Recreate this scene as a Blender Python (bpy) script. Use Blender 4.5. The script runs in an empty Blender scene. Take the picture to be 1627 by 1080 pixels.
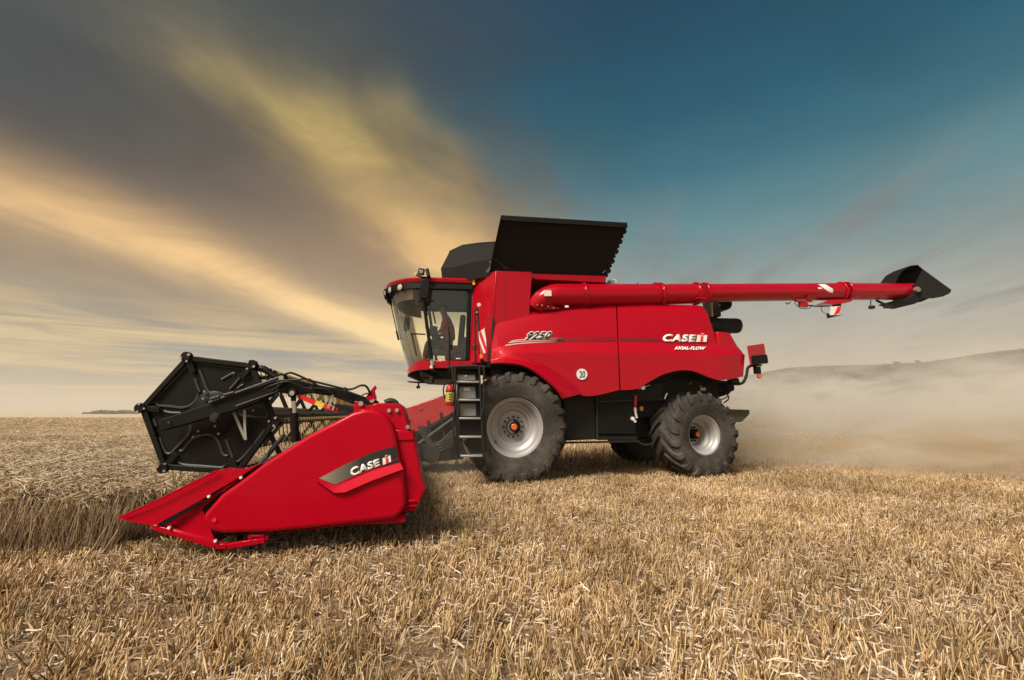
import bpy, bmesh, math, random
import numpy as np
from mathutils import Vector, Matrix
from math import sin, cos, radians, pi, sqrt, atan2, tan

random.seed(7)
RNG = np.random.default_rng(11)
C = bpy.context.scene
COL = C.collection

# ------------------------------------------------------------------ camera
FPX = 720.0
PITCH = math.atan(117 / FPX)
CAMH = 1.22
cam_data = bpy.data.cameras.new("camera")
cam_data.sensor_width = 36
cam_data.lens = FPX / 1627 * 36
cam_data.clip_start = 0.05
cam_data.clip_end = 9000
cam = bpy.data.objects.new("camera", cam_data)
cam.location = (0, 0, CAMH)
cam.rotation_euler = (pi / 2 + PITCH, 0, 0)
COL.objects.link(cam)
C.camera = cam

# ------------------------------------------------------------------ render look
C.view_settings.view_transform = 'Standard'
C.view_settings.look = 'None'
C.view_settings.exposure = 0
C.view_settings.gamma = 1
C.view_settings.use_curve_mapping = False
C.render.engine = 'CYCLES'
C.cycles.use_denoising = True
C.cycles.max_bounces = 8
C.cycles.diffuse_bounces = 3
C.cycles.glossy_bounces = 3
C.cycles.transmission_bounces = 6
C.cycles.transparent_max_bounces = 12
C.cycles.volume_bounces = 2
C.cycles.volume_step_rate = 1.0
C.cycles.volume_max_steps = 96
C.cycles.caustics_reflective = False
C.cycles.caustics_refractive = False


def srgb(r, g, b):
    def f(c):
        c /= 255
        return c / 12.92 if c <= 0.04045 else ((c + 0.055) / 1.055) ** 2.4
    return (f(r), f(g), f(b), 1.0)


# ------------------------------------------------------------------ node expression helper
class NX:
    """wraps a float socket; arithmetic makes Math nodes"""
    def __init__(s, nt, sock):
        s.nt, s.s = nt, sock

    def op(s, o, *args, clamp=False):
        n = s.nt.nodes.new('ShaderNodeMath')
        n.operation = o
        n.use_clamp = clamp
        for i, a in enumerate((s,) + args):
            if isinstance(a, NX):
                s.nt.links.new(a.s, n.inputs[i])
            else:
                n.inputs[i].default_value = a
        return NX(s.nt, n.outputs[0])

    def __add__(s, o): return s.op('ADD', o)
    def __radd__(s, o): return s.op('ADD', o)
    def __sub__(s, o): return s.op('SUBTRACT', o)
    def __rsub__(s, o): return (s * -1.0) + o
    def __mul__(s, o): return s.op('MULTIPLY', o)
    def __rmul__(s, o): return s.op('MULTIPLY', o)
    def __truediv__(s, o): return s.op('DIVIDE', o)

    def step(s, lo, hi):
        n = s.nt.nodes.new('ShaderNodeMapRange')
        n.interpolation_type = 'SMOOTHSTEP'
        s.nt.links.new(s.s, n.inputs[0])
        if lo > hi:
            n.inputs[1].default_value, n.inputs[2].default_value = hi, lo
            n.inputs[3].default_value, n.inputs[4].default_value = 1, 0
        else:
            n.inputs[1].default_value, n.inputs[2].default_value = lo, hi
        return NX(s.nt, n.outputs[0])

    def gauss(s, mu, w):
        t = (s - mu) * (1.0 / w)
        return (t * t * -1.0).op('EXPONENT')

    def ramp(s, stops):
        n = s.nt.nodes.new('ShaderNodeValToRGB')
        e = n.color_ramp.elements
        while len(e) < len(stops):
            e.new(0.5)
        for i, (p, c) in enumerate(stops):
            e[i].position = p
            e[i].color = c
        s.nt.links.new(s.s, n.inputs[0])
        return n.outputs[0]


def mixc(nt, fac, a, b, mode='MIX'):
    n = nt.nodes.new('ShaderNodeMix')
    n.data_type = 'RGBA'
    n.blend_type = mode
    n.clamp_result = False
    for i, v in ((0, fac), (6, a), (7, b)):
        if isinstance(v, NX):
            nt.links.new(v.s, n.inputs[i])
        elif hasattr(v, 'is_linked'):
            nt.links.new(v, n.inputs[i])
        else:
            n.inputs[i].default_value = v
    return n.outputs[2]


def combine(nt, x, y, z):
    n = nt.nodes.new('ShaderNodeCombineXYZ')
    for i, v in enumerate((x, y, z)):
        if isinstance(v, NX):
            nt.links.new(v.s, n.inputs[i])
        else:
            n.inputs[i].default_value = v
    return n.outputs[0]


def noise(nt, vec, scale, detail=3, rough=0.5, dist=0.0):
    n = nt.nodes.new('ShaderNodeTexNoise')
    n.inputs['Scale'].default_value = scale
    n.inputs['Detail'].default_value = detail
    n.inputs['Roughness'].default_value = rough
    n.inputs['Distortion'].default_value = dist
    if vec is not None:
        nt.links.new(vec, n.inputs['Vector'])
    return NX(nt, n.outputs[0])


# ------------------------------------------------------------------ sun direction
SUN_AZ = radians(-142)      # compass-like, from +Y towards +X; behind the camera to the left
SUN_EL = radians(47)
sun_vec = Vector((sin(SUN_AZ) * cos(SUN_EL), cos(SUN_AZ) * cos(SUN_EL), sin(SUN_EL)))

# ------------------------------------------------------------------ world sky
world = bpy.data.worlds.new("World")
C.world = world
world.use_nodes = True
wt = world.node_tree
wt.nodes.clear()
tc = wt.nodes.new('ShaderNodeTexCoord')
sep = wt.nodes.new('ShaderNodeSeparateXYZ')
wt.links.new(tc.outputs['Generated'], sep.inputs[0])
dx, dy, dz = (NX(wt, sep.outputs[i]) for i in range(3))
zc = dz.op('MAXIMUM', 0.0)
A = radians(10.6)
inv = 1.0 / 1.0
den = zc + 0.04
q = (dx * cos(A) - dy * sin(A)) / den
s_ = (dx * sin(A) + dy * cos(A)) / den
n1 = noise(wt, combine(wt, q * 0.9, s_ * 0.28, 0.0), 1.0, 4, 0.5, 0.3)
n2 = noise(wt, combine(wt, q * 3.0, s_ * 0.75, 3.7), 1.0, 5, 0.55, 0.2)
n3 = noise(wt, combine(wt, q * 0.5, s_ * 0.5, 9.1), 1.0, 3, 0.5, 0.0)
dvec = combine(wt, dx, dy, dz)
nd1 = noise(wt, dvec, 2.6, 3, 0.5, 0.5)
nd2 = noise(wt, combine(wt, q * 1.6, s_ * 0.9, 1.7), 1.5, 5, 0.6, 0.5)
nd3 = noise(wt, combine(wt, dx * 2.0 + dz * 1.2, dy * 2.0, dz * 5.0), 1.6, 6, 0.62, 0.7)
qd = q + (n1 - 0.5) * 0.7 + (n2 - 0.5) * 0.25 + (nd1 - 0.5) * 0.45 + (nd2 - 0.5) * 0.2
# clear sky: physical sky, toned to the teal of the photograph
sky = wt.nodes.new('ShaderNodeTexSky')
sky.sky_type = 'NISHITA'
sky.sun_disc = False
sky.sun_elevation = SUN_EL
sky.sun_rotation = SUN_AZ
clear = zc.ramp([(0.0, srgb(199, 176, 148)), (0.07, srgb(200, 184, 162)), (0.14, srgb(184, 176, 160)), (0.2, srgb(168, 169, 160)),
                 (0.29, srgb(128, 148, 148)), (0.37, srgb(92, 134, 142)), (0.46, srgb(48, 106, 124)), (0.56, srgb(10, 84, 106)), (0.72, srgb(4, 62, 90)), (1.0, srgb(4, 54, 82))])
tint = mixc(wt, 1.0, sky.outputs[0], (0.3, 0.9, 0.85, 1), 'MULTIPLY')
clear10 = mixc(wt, 1.0, clear, (10, 10, 10, 1), 'MULTIPLY')
clear_f = mixc(wt, 0.015, clear10, tint)
# faint grey streaks across the clear part
streak = (n2.step(0.45, 0.72)) * zc.step(0.08, 0.22) * zc.step(0.5, 0.3) * 0.6
clear_f = mixc(wt, streak, clear_f, tuple(10 * c for c in srgb(122, 124, 122)[:3]) + (1,))
# dark overcast deck on the left
deckc = zc.ramp([(0.0, srgb(196, 170, 136)), (0.1, srgb(190, 166, 132)), (0.2, srgb(160, 142, 120)), (0.3, srgb(122, 108, 98)), (0.4, srgb(90, 84, 82)),
                 (0.5, srgb(66, 69, 71)), (0.62, srgb(60, 70, 75)), (0.8, srgb(52, 70, 82)), (1.0, srgb(50, 70, 84))])
deckc = mixc(wt, 1.0, deckc, (10, 10, 10, 1), 'MULTIPLY')
deckm = (qd + (nd3 - 0.5) * 0.5).step(0.02, -0.66)
col = mixc(wt, deckm, clear_f, deckc)
# blue-black corner of the deck, high on the left
corner = (dx + dz * 0.35).step(-0.24, -0.50) * dz.step(0.30, 0.50) * 0.9
col = mixc(wt, corner, col, tuple(10 * c for c in srgb(40, 60, 74)[:3]) + (1,))
# low layered cream and blue-grey streaks at the left
low = zc.step(0.235, 0.1) * qd.step(-1.2, -2.6)
lay = noise(wt, combine(wt, dx * 1.4, dy * 1.4, dz * 22.0), 1.6, 5, 0.6, 0.6)
lowc = lay.ramp([(0.32, srgb(128, 142, 146)), (0.44, srgb(158, 158, 148)), (0.54, srgb(208, 186, 146)), (0.66, srgb(226, 204, 162))])
lowc = mixc(wt, 1.0, lowc, (10, 10, 10, 1), 'MULTIPLY')
col = mixc(wt, low * 0.85, col, lowc)
# the two glowing bands
bandc = zc.ramp([(0.05, srgb(214, 186, 142)), (0.15, srgb(226, 198, 150)), (0.26, srgb(214, 178, 130)), (0.34, srgb(206, 168, 118)), (0.44, srgb(178, 150, 102)),
                 (0.54, srgb(168, 148, 96)), (0.62, srgb(118, 112, 90)), (0.72, srgb(98, 104, 94))])
bandc = mixc(wt, 1.0, bandc, (13.2, 12.9, 12.0, 1), 'MULTIPLY')
b1 = qd.gauss(-2.2, 0.36) * zc.step(0.44, 0.24) * zc.step(0.06, 0.16) * (nd3.step(0.2, 0.7) * 0.45 + 0.5)
b2 = (qd.gauss(-0.76, 0.21) * (zc.gauss(0.525, 0.065) * 1.35 + zc.gauss(0.33, 0.09) * 1.15 + zc.gauss(0.43, 0.05) * 0.25 + zc.gauss(0.64, 0.07) * 0.15) + qd.gauss(-0.47, 0.09) * zc.gauss(0.585, 0.04) * 0.6) * (nd3.step(0.15, 0.75) * 0.4 + 0.58)
b3 = qd.gauss(-1.6, 0.55) * zc.step(0.24, 0.16) * zc.step(0.04, 0.1)
halo = qd.gauss(-0.75, 0.55) * zc.gauss(0.36, 0.16) * 0.34 + qd.gauss(-2.2, 0.8) * zc.gauss(0.28, 0.1) * 0.25
bm_ = (b1 * 0.95 + b2 * 0.82 + b3 * 0.85 + halo).op('MINIMUM', 1.0)
col = mixc(wt, bm_, col, bandc)
# soft tonal variation of the whole cloud deck
shade = (nd3.step(0.2, 0.8) * 0.20 + n2 * 0.10 + 0.87)
shn = wt.nodes.new('ShaderNodeHueSaturation')
wt.links.new(shade.s, shn.inputs['Value'])
wt.links.new(col, shn.inputs['Color'])
col = shn.outputs[0]
# bright thin cloud round the veiled sun, behind the camera
sdot = dx * sun_vec.x + dy * sun_vec.y + dz * sun_vec.z
glow = ((sdot - 1.0) * 7.0).op('EXPONENT') * (nd3.step(0.2, 0.7) * 0.5 + 0.5) * 1.0
col = mixc(wt, glow, col, (17.0, 13.8, 10.5, 1))
# warm dusty horizon all round
hz = zc.step(0.13, 0.0) * 0.8
col = mixc(wt, hz, col, tuple(10 * c for c in srgb(208, 188, 157)[:3]) + (1,))
bg = wt.nodes.new('ShaderNodeBackground')
bg.inputs['Strength'].default_value = 0.1
wt.links.new(col, bg.inputs['Color'])
wo = wt.nodes.new('ShaderNodeOutputWorld')
wt.links.new(bg.outputs[0], wo.inputs['Surface'])

# ------------------------------------------------------------------ sun
sl = bpy.data.lights.new("sun", 'SUN')
sl.energy = 5.0
sl.angle = radians(22)
sl.color = (1.0, 0.93, 0.82)
so = bpy.data.objects.new("sun", sl)
so.rotation_euler = (-sun_vec).to_track_quat('-Z', 'Y').to_euler()
so.location = (-20, -20, 30)
COL.objects.link(so)

# ------------------------------------------------------------------ machine frame
# The combine stands turned 6 degrees to the camera: local x runs to its rear, local y away from the camera.
TH = radians(6)
CO, SI = cos(TH), sin(TH)
ORG = (-0.13878, 9.83987)


def W(a, b, z=0.0):
    return Vector((ORG[0] + a * CO - b * SI, ORG[1] + a * SI + b * CO, z))


def L(x, y):
    X, Y = x - ORG[0], y - ORG[1]
    return X * CO + Y * SI, -X * SI + Y * CO


def P(px, py, b):
    """measured point of the photograph taken back to the machine's lengthwise plane at side distance b"""
    u, v = (px - 813.5) / FPX, (540 - py) / FPX
    r = (u, cos(PITCH) - v * sin(PITCH), sin(PITCH) + v * cos(PITCH))
    a0, b0 = L(0, 0)
    da, db = r[0] * CO + r[1] * SI, -r[0] * SI + r[1] * CO
    t = (b - b0) / db
    return Vector((a0 + da * t, b, CAMH + r[2] * t))


def PP(pts, b):
    return [P(x, y, b) for x, y in pts]


# ------------------------------------------------------------------ materials
def new_mat(name):
    m = bpy.data.materials.new(name)
    m.use_nodes = True
    nt = m.node_tree
    return m, nt, nt.nodes['Principled BSDF']


def geo_pos(nt):
    return nt.nodes.new('ShaderNodeNewGeometry').outputs['Position']


def mat(name, color, rough=0.5, metal=0.0, coat=0.0, dust=0.0, bump=0.0, bscale=60, dustcol=(0.33, 0.26, 0.18, 1), spec=0.5, lowdust=0.0, tint=None):
    m, nt, bs = new_mat(name)
    bs.inputs['Base Color'].default_value = tuple(color[:3]) + (1,)
    bs.inputs['Roughness'].default_value = rough
    bs.inputs['Metallic'].default_value = metal
    bs.inputs['Coat Weight'].default_value = coat
    bs.inputs['Coat Roughness'].default_value = 0.08
    bs.inputs['Specular IOR Level'].default_value = spec
    if tint:
        bs.inputs['Specular Tint'].default_value = tint
    pos = nt.nodes.new('ShaderNodeTexCoord').outputs['Object']
    if dust > 0 or lowdust > 0:
        nz = noise(nt, pos, 2.2, 7, 0.68, 0.4)
        fine = noise(nt, pos, 38, 4, 0.7)
        f = (nz.step(0.35, 0.8) * 0.75 + fine.step(0.5, 0.75) * 0.35) * dust
        if lowdust > 0:
            sp = nt.nodes.new('ShaderNodeSeparateXYZ')
            nt.links.new(geo_pos(nt), sp.inputs[0])
            f = f + NX(nt, sp.outputs[2]).step(1.5, 0.1) * lowdust * (nz * 0.8 + 0.4)
        f = f.op('MINIMUM', 1.0)
        nt.links.new(mixc(nt, f, tuple(color[:3]) + (1,), dustcol), bs.inputs['Base Color'])
        nt.links.new((f * 0.5 + rough).op('MINIMUM', 1.0).s, bs.inputs['Roughness'])
        if coat > 0:
            nt.links.new(((f * -1.2 + 1.0).op('MAXIMUM', 0.0) * coat).s, bs.inputs['Coat Weight'])
    if bump > 0:
        bn = nt.nodes.new('ShaderNodeBump')
        bn.inputs['Strength'].default_value = bump
        bn.inputs['Distance'].default_value = 0.01
        nb = noise(nt, pos, bscale, 4, 0.6)
        nt.links.new(nb.s, bn.inputs['Height'])
        nt.links.new(bn.outputs[0], bs.inputs['Normal'])
    return m


RED = (0.385, 0.0003, 0.010)
M = {}
M['red'] = mat('red_paint', RED, 0.33, 0, 0.6, spec=0.55, tint=(1, 0.06, 0.10, 1), dust=0.05, bump=0.14, bscale=1.0, dustcol=(0.42, 0.06, 0.045, 1), lowdust=0.04)
M['red_header'] = mat('header_red_paint', (0.40, 0.0003, 0.012), 0.38, 0, 0.22, spec=0.5, tint=(1, 0.06, 0.10, 1), dust=0.05, bump=0.10, bscale=1.1, dustcol=(0.42, 0.06, 0.045, 1))
M['red_dull'] = mat('dusty_red_paint', (0.42, 0.005, 0.012), 0.5, 0, 0.2, dust=0.3, dustcol=(0.36, 0.17, 0.12, 1))
M['black'] = mat('black_paint', (0.006, 0.0055, 0.005), 0.5, 0, 0.04, spec=0.15, dust=0.06, dustcol=(0.10, 0.08, 0.06, 1))
M['black_matte'] = mat('black_canvas', (0.008, 0.007, 0.006), 0.75, spec=0.2, dust=0.12, dustcol=(0.055, 0.048, 0.04, 1), bump=0.25, bscale=25)
M['flap'] = mat('dark_flap_canvas', (0.016, 0.015, 0.014), 0.8, spec=0.2, dust=0.4, dustcol=(0.05, 0.045, 0.04, 1), bump=0.3, bscale=14)
M['dark'] = mat('dark_steel', (0.012, 0.011, 0.010), 0.6, 0.0, 0, spec=0.3, dust=0.3, dustcol=(0.07, 0.055, 0.04, 1), bump=0.15)
M['rib'] = mat('pressed_rib_paint', (0.035, 0.033, 0.032), 0.55, 0, 0.0)
M['grey'] = mat('grey_plate', (0.22, 0.215, 0.20), 0.45, 0.4, 0, dust=0.5)
M['step'] = mat('step_aluminium', (0.40, 0.39, 0.37), 0.42, 0.6, 0, dust=0.3)
M['chrome'] = mat('polished_steel', (0.62, 0.6, 0.57), 0.22, 1.0)
M['rubber'] = mat('dusty_rubber', (0.026, 0.024, 0.022), 0.85, 0, 0, spec=0.2, dust=0.95, dustcol=(0.15, 0.13, 0.105, 1), bump=0.5, bscale=18, lowdust=0.15)
M['rim'] = mat('silver_rim_paint', (0.44, 0.43, 0.41), 0.42, 0.35, 0.12, dust=0.45, dustcol=(0.34, 0.29, 0.22, 1))
M['white'] = mat('white_plastic', (0.78, 0.76, 0.72), 0.4)
M['orange'] = mat('orange_plastic', (0.85, 0.13, 0.02), 0.3, 0, 0.5)
M['yellow'] = mat('yellow_plate', (0.75, 0.58, 0.03), 0.5)
M['decal_white'] = mat('white_decal', (0.80, 0.78, 0.74), 0.45, 0, 0.2)
M['decal_black'] = mat('black_decal', (0.015, 0.014, 0.014), 0.35, 0, 0.3)
M['decal_grey'] = mat('grey_decal', (0.25, 0.22, 0.20), 0.4)
M['decal_red'] = mat('bright_red_decal', (0.75, 0.01, 0.01), 0.4)
M['stripe'] = mat('pale_stripe_decal', (0.70, 0.60, 0.52), 0.4)
M['tine'] = mat('ochre_tine', (0.38, 0.25, 0.08), 0.5)
M['lens'] = mat('lamp_lens', (0.75, 0.72, 0.68), 0.08, 0.6, 1.0)
M['spout'] = mat('spout_rubber', (0.012, 0.010, 0.009), 0.5, 0, 0, spec=0.3, dust=0.1, dustcol=(0.05, 0.04, 0.03, 1))
M['dusty'] = mat('dusty_sheet_metal', (0.09, 0.085, 0.06), 0.8, dust=0.8, dustcol=(0.2, 0.17, 0.12, 1))
M['ext_red'] = mat('extinguisher_red', (0.42, 0.01, 0.01), 0.35)
M['ext_yellow'] = mat('extinguisher_label', (0.42, 0.38, 0.06), 0.5)
M['cloth_seat'] = mat('red_seat_cloth', (0.22, 0.02, 0.015), 0.9)
M['interior'] = mat('cab_interior_plastic', (0.04, 0.037, 0.034), 0.6)
M['headliner'] = mat('headliner', (0.14, 0.12, 0.10), 0.9)
M['blind'] = mat('sun_blind_cloth', (0.42, 0.36, 0.28), 0.9)
M['skin'] = mat('skin', (0.42, 0.22, 0.14), 0.55)
M['hair'] = mat('dark_hair', (0.02, 0.014, 0.01), 0.7)
M['shirt'] = mat('orange_red_shirt', (0.75, 0.06, 0.02), 0.85)
M['trousers'] = mat('brown_trousers', (0.14, 0.09, 0.055), 0.9)
M['brass'] = mat('brass_fitting', (0.55, 0.33, 0.1), 0.4, 0.8)


def glass_mat():
    m, nt, bs = new_mat('tinted_cab_glass')
    nt.nodes.remove(bs)
    out = nt.nodes['Material Output']
    gl = nt.nodes.new('ShaderNodeBsdfGlossy')
    gl.inputs['Roughness'].default_value = 0.02
    gl.inputs['Color'].default_value = (1, 1, 1, 1)
    tr = nt.nodes.new('ShaderNodeBsdfTransparent')
    tr.inputs['Color'].default_value = (0.95, 0.97, 0.95, 1)
    fr = nt.nodes.new('ShaderNodeFresnel')
    fr.inputs['IOR'].default_value = 1.6
    mx = nt.nodes.new('ShaderNodeMixShader')
    f = (NX(nt, fr.outputs[0]) * 0.8 + 0.01).op('MINIMUM', 1.0)
    nt.links.new(f.s, mx.inputs[0])
    nt.links.new(tr.outputs[0], mx.inputs[1])
    nt.links.new(gl.outputs[0], mx.inputs[2])
    nt.links.new(mx.outputs[0], out.inputs['Surface'])
    return m


M['glass'] = glass_mat()


def decal_gradient():
    m, nt, bs = new_mat('header_fade_decal')
    sp = nt.nodes.new('ShaderNodeSeparateXYZ')
    nt.links.new(nt.nodes.new('ShaderNodeTexCoord').outputs['Generated'], sp.inputs[0])
    f = NX(nt, sp.outputs[0])
    c = f.ramp([(0.0, (0.30, 0.26, 0.20, 1)), (0.22, (0.16, 0.14, 0.11, 1)), (0.5, (0.03, 0.027, 0.024, 1)), (1.0, (0.014, 0.013, 0.012, 1))])
    nt.links.new(c, bs.inputs['Base Color'])
    bs.inputs['Roughness'].default_value = 0.35
    return m


M['fade'] = decal_gradient()


def stripe_gradient():
    m, nt, bs = new_mat('fading_stripe_decal')
    sp = nt.nodes.new('ShaderNodeSeparateXYZ')
    nt.links.new(nt.nodes.new('ShaderNodeTexCoord').outputs['Generated'], sp.inputs[0])
    c = NX(nt, sp.outputs[0]).ramp([(0.0, (0.80, 0.66, 0.58, 1)), (0.25, (0.66, 0.42, 0.36, 1)), (0.5, (0.12, 0.03, 0.03, 1)), (1.0, (0.05, 0.008, 0.008, 1))])
    nt.links.new(c, bs.inputs['Base Color'])
    bs.inputs['Roughness'].default_value = 0.4
    return m


M['stripefade'] = stripe_gradient()


# ------------------------------------------------------------------ object helpers
BASE = {}


def thing(name, label, cat, base, rz=None, group=None):
    o = bpy.data.objects.new(name, None)
    o.empty_display_size = 0.2
    COL.objects.link(o)
    o.location = W(*base)
    o.rotation_euler = (0, 0, TH)
    o['label'] = label
    o['category'] = cat
    if group:
        o['group'] = group
    BASE[o.name] = Vector(base)
    return o


def sharpen(bm, ang=32):
    bm.normal_update()
    for f in bm.faces:
        f.smooth = True
    for e in bm.edges:
        if len(e.link_faces) == 2:
            e.smooth = e.calc_face_angle(0) < radians(ang)
        else:
            e.smooth = False


def mesh_from(name, bm, m, base=Vector((0, 0, 0)), ang=32, recalc=True):
    if recalc:
        bmesh.ops.recalc_face_normals(bm, faces=bm.faces)
    if base.length:
        bmesh.ops.translate(bm, vec=-base, verts=bm.verts)
    sharpen(bm, ang)
    me = bpy.data.meshes.new(name)
    bm.to_mesh(me)
    bm.free()
    for mm in (m if isinstance(m, (list, tuple)) else [m]):
        me.materials.append(mm)
    return me


def part(name, bm, m, parent, bevel=0.0, seg=2, both=False, solid=0.0, ang=32, label=None, recalc=True):
    base = BASE[parent.name]
    bm2 = bm.copy() if both else None
    o = bpy.data.objects.new(name, mesh_from(name, bm, m, base, ang, recalc))
    COL.objects.link(o)
    o.parent = parent
    BASE[o.name] = base
    if label:
        o['label'] = label
    mods(o, bevel, seg, solid)
    if both:
        for v in bm2.verts:
            v.co.y = -v.co.y
        for f in bm2.faces:
            f.normal_flip()
        o2 = bpy.data.objects.new(name, mesh_from(name, bm2, m, base, ang, recalc))
        COL.objects.link(o2)
        o2.parent = parent
        BASE[o2.name] = base
        mods(o2, bevel, seg, solid)
    return o


def mods(o, bevel, seg, solid):
    if solid:
        s = o.modifiers.new('solid', 'SOLIDIFY')
        s.thickness = abs(solid)
        s.offset = -1 if solid > 0 else 1
    if bevel:
        bv = o.modifiers.new('bevel', 'BEVEL')
        bv.width = bevel
        bv.segments = seg
        bv.limit_method = 'ANGLE'
        bv.angle_limit = radians(35)
        bv.harden_normals = False


def sub_empty(name, parent):
    o = bpy.data.objects.new(name, None)
    o.empty_display_size = 0.1
    COL.objects.link(o)
    o.parent = parent
    BASE[o.name] = BASE[parent.name]
    return o


def prism(bm, pts, b0, b1):
    """side outline (Vectors) made solid between side distances b0 and b1"""
    lo = [bm.verts.new((p.x, b0, p.z)) for p in pts]
    hi = [bm.verts.new((p.x, b1, p.z)) for p in pts]
    n = len(pts)
    bm.faces.new(lo)
    bm.faces.new(hi[::-1])
    for i in range(n):
        j = (i + 1) % n
        bm.faces.new((lo[i], lo[j], hi[j], hi[i]))
    return bm


def quadprism(bm, P4, n):
    """quad of 3D points thickened along vector n"""
    lo = [bm.verts.new(p) for p in P4]
    hi = [bm.verts.new(Vector(p) + n) for p in P4]
    k = len(P4)
    bm.faces.new(lo)
    bm.faces.new(hi[::-1])
    for i in range(k):
        j = (i + 1) % k
        bm.faces.new((lo[i], lo[j], hi[j], hi[i]))
    return bm


def box(bm, c, s, rot=None):
    c = Vector(c)
    R = rot if rot is not None else Matrix.Identity(3)
    vs = []
    for sx in (-1, 1):
        for sy in (-1, 1):
            for sz in (-1, 1):
                vs.append(bm.verts.new(c + R @ Vector((sx * s[0] / 2, sy * s[1] / 2, sz * s[2] / 2))))
    for f in ((0, 1, 3, 2), (4, 6, 7, 5), (0, 4, 5, 1), (2, 3, 7, 6), (0, 2, 6, 4), (1, 5, 7, 3)):
        bm.faces.new([vs[i] for i in f])
    return bm


def box2(bm, a0, a1, b0, b1, z0, z1):
    return box(bm, ((a0 + a1) / 2, (b0 + b1) / 2, (z0 + z1) / 2), (abs(a1 - a0), abs(b1 - b0), abs(z1 - z0)))


def frame_of(d):
    d = d.normalized()
    up = Vector((0, 0, 1)) if abs(d.z) < 0.95 else Vector((0, 1, 0))
    x = d.cross(up).normalized()
    return x, x.cross(d).normalized()


def beam(bm, p, q_, w, h, side=None):
    p, q_ = Vector(p), Vector(q_)
    d = q_ - p
    if side is None:
        x, y = frame_of(d)
    else:
        x = Vector(side).normalized()
        y = d.normalized().cross(x).normalized()
    R = Matrix((x, d.normalized(), y)).transposed()
    return box(bm, (p + q_) / 2, (w, d.length, h), R)


def tube(bm, pts, r, seg=10, caps=True):
    pts = [Vector(p) for p in pts]
    rs = r if isinstance(r, (list, tuple)) else [r] * len(pts)
    rings = []
    x = None
    for i, p in enumerate(pts):
        if i == 0:
            d = pts[1] - p
        elif i == len(pts) - 1:
            d = p - pts[i - 1]
        else:
            d = (pts[i + 1] - p).normalized() + (p - pts[i - 1]).normalized()
        d.normalize()
        if x is None:
            x, y = frame_of(d)
        else:
            x = (x - d * x.dot(d)).normalized()
            y = x.cross(d).normalized()
        rings.append([bm.verts.new(p + (x * cos(2 * pi * k / seg) + y * sin(2 * pi * k / seg)) * rs[i]) for k in range(seg)])
    for i in range(len(rings) - 1):
        for k in range(seg):
            j = (k + 1) % seg
            bm.faces.new((rings[i][k], rings[i][j], rings[i + 1][j], rings[i + 1][k]))
    if caps:
        bm.faces.new(rings[0][::-1])
        bm.faces.new(rings[-1])
    return bm


def smooth_path(pts, n=6):
    pts = [Vector(p) for p in pts]
    out = []
    for i in range(len(pts) - 1):
        p0 = pts[max(i - 1, 0)]
        p1, p2 = pts[i], pts[i + 1]
        p3 = pts[min(i + 2, len(pts) - 1)]
        for k in range(n):
            t = k / n
            out.append(0.5 * ((2 * p1) + (p2 - p0) * t + (2 * p0 - 5 * p1 + 4 * p2 - p3) * t * t + (3 * p1 - p0 - 3 * p2 + p3) * t ** 3))
    out.append(pts[-1])
    return out


def lathe(bm, prof, c, axis=Vector((0, 1, 0)), seg=48, closed=False, xs=1.0):
    """prof: list of (radius, offset along axis)"""
    c = Vector(c)
    ax = axis.normalized()
    if abs(ax.y) > 0.9:
        x, y = Vector((1, 0, 0)), Vector((0, 0, 1))
        x = (x - ax * x.dot(ax)).normalized()
        y = ax.cross(x).normalized()
    else:
        x, y = frame_of(ax)
    rings = []
    for r, o in prof:
        if r < 1e-5:
            rings.append([bm.verts.new(c + ax * o)])
        else:
            rings.append([bm.verts.new(c + ax * o + (x * cos(2 * pi * k / seg) * xs + y * sin(2 * pi * k / seg)) * r) for k in range(seg)])
    n = len(rings)
    for i in range(n if closed else n - 1):
        A_, B_ = rings[i], rings[(i + 1) % n]
        for k in range(seg):
            j = (k + 1) % seg
            if len(A_) == 1 and len(B_) == 1:
                continue
            if len(A_) == 1:
                bm.faces.new((A_[0], B_[j], B_[k]))
            elif len(B_) == 1:
                bm.faces.new((A_[k], A_[j], B_[0]))
            else:
                bm.faces.new((A_[k], A_[j], B_[j], B_[k]))
    return bm


def disc(bm, c, r, t, axis=Vector((0, 1, 0)), seg=20):
    return lathe(bm, [(0, -t / 2), (r, -t / 2), (r, t / 2), (0, t / 2)], c, axis, seg)


def rowsurf(bm, rows, n=4, curved=True):
    """surface through rows of (px, py, b); each row smoothed"""
    grid = []
    for row in rows:
        pts = [P(x, y, b) for x, y, b in row]
        if curved:
            pts = smooth_path(pts, n)
        grid.append([bm.verts.new(p) for p in pts])
    for i in range(len(grid) - 1):
        for k in range(len(grid[0]) - 1):
            bm.faces.new((grid[i][k], grid[i + 1][k], grid[i + 1][k + 1], grid[i][k + 1]))
    return bm


def B():
    return bmesh.new()


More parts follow.
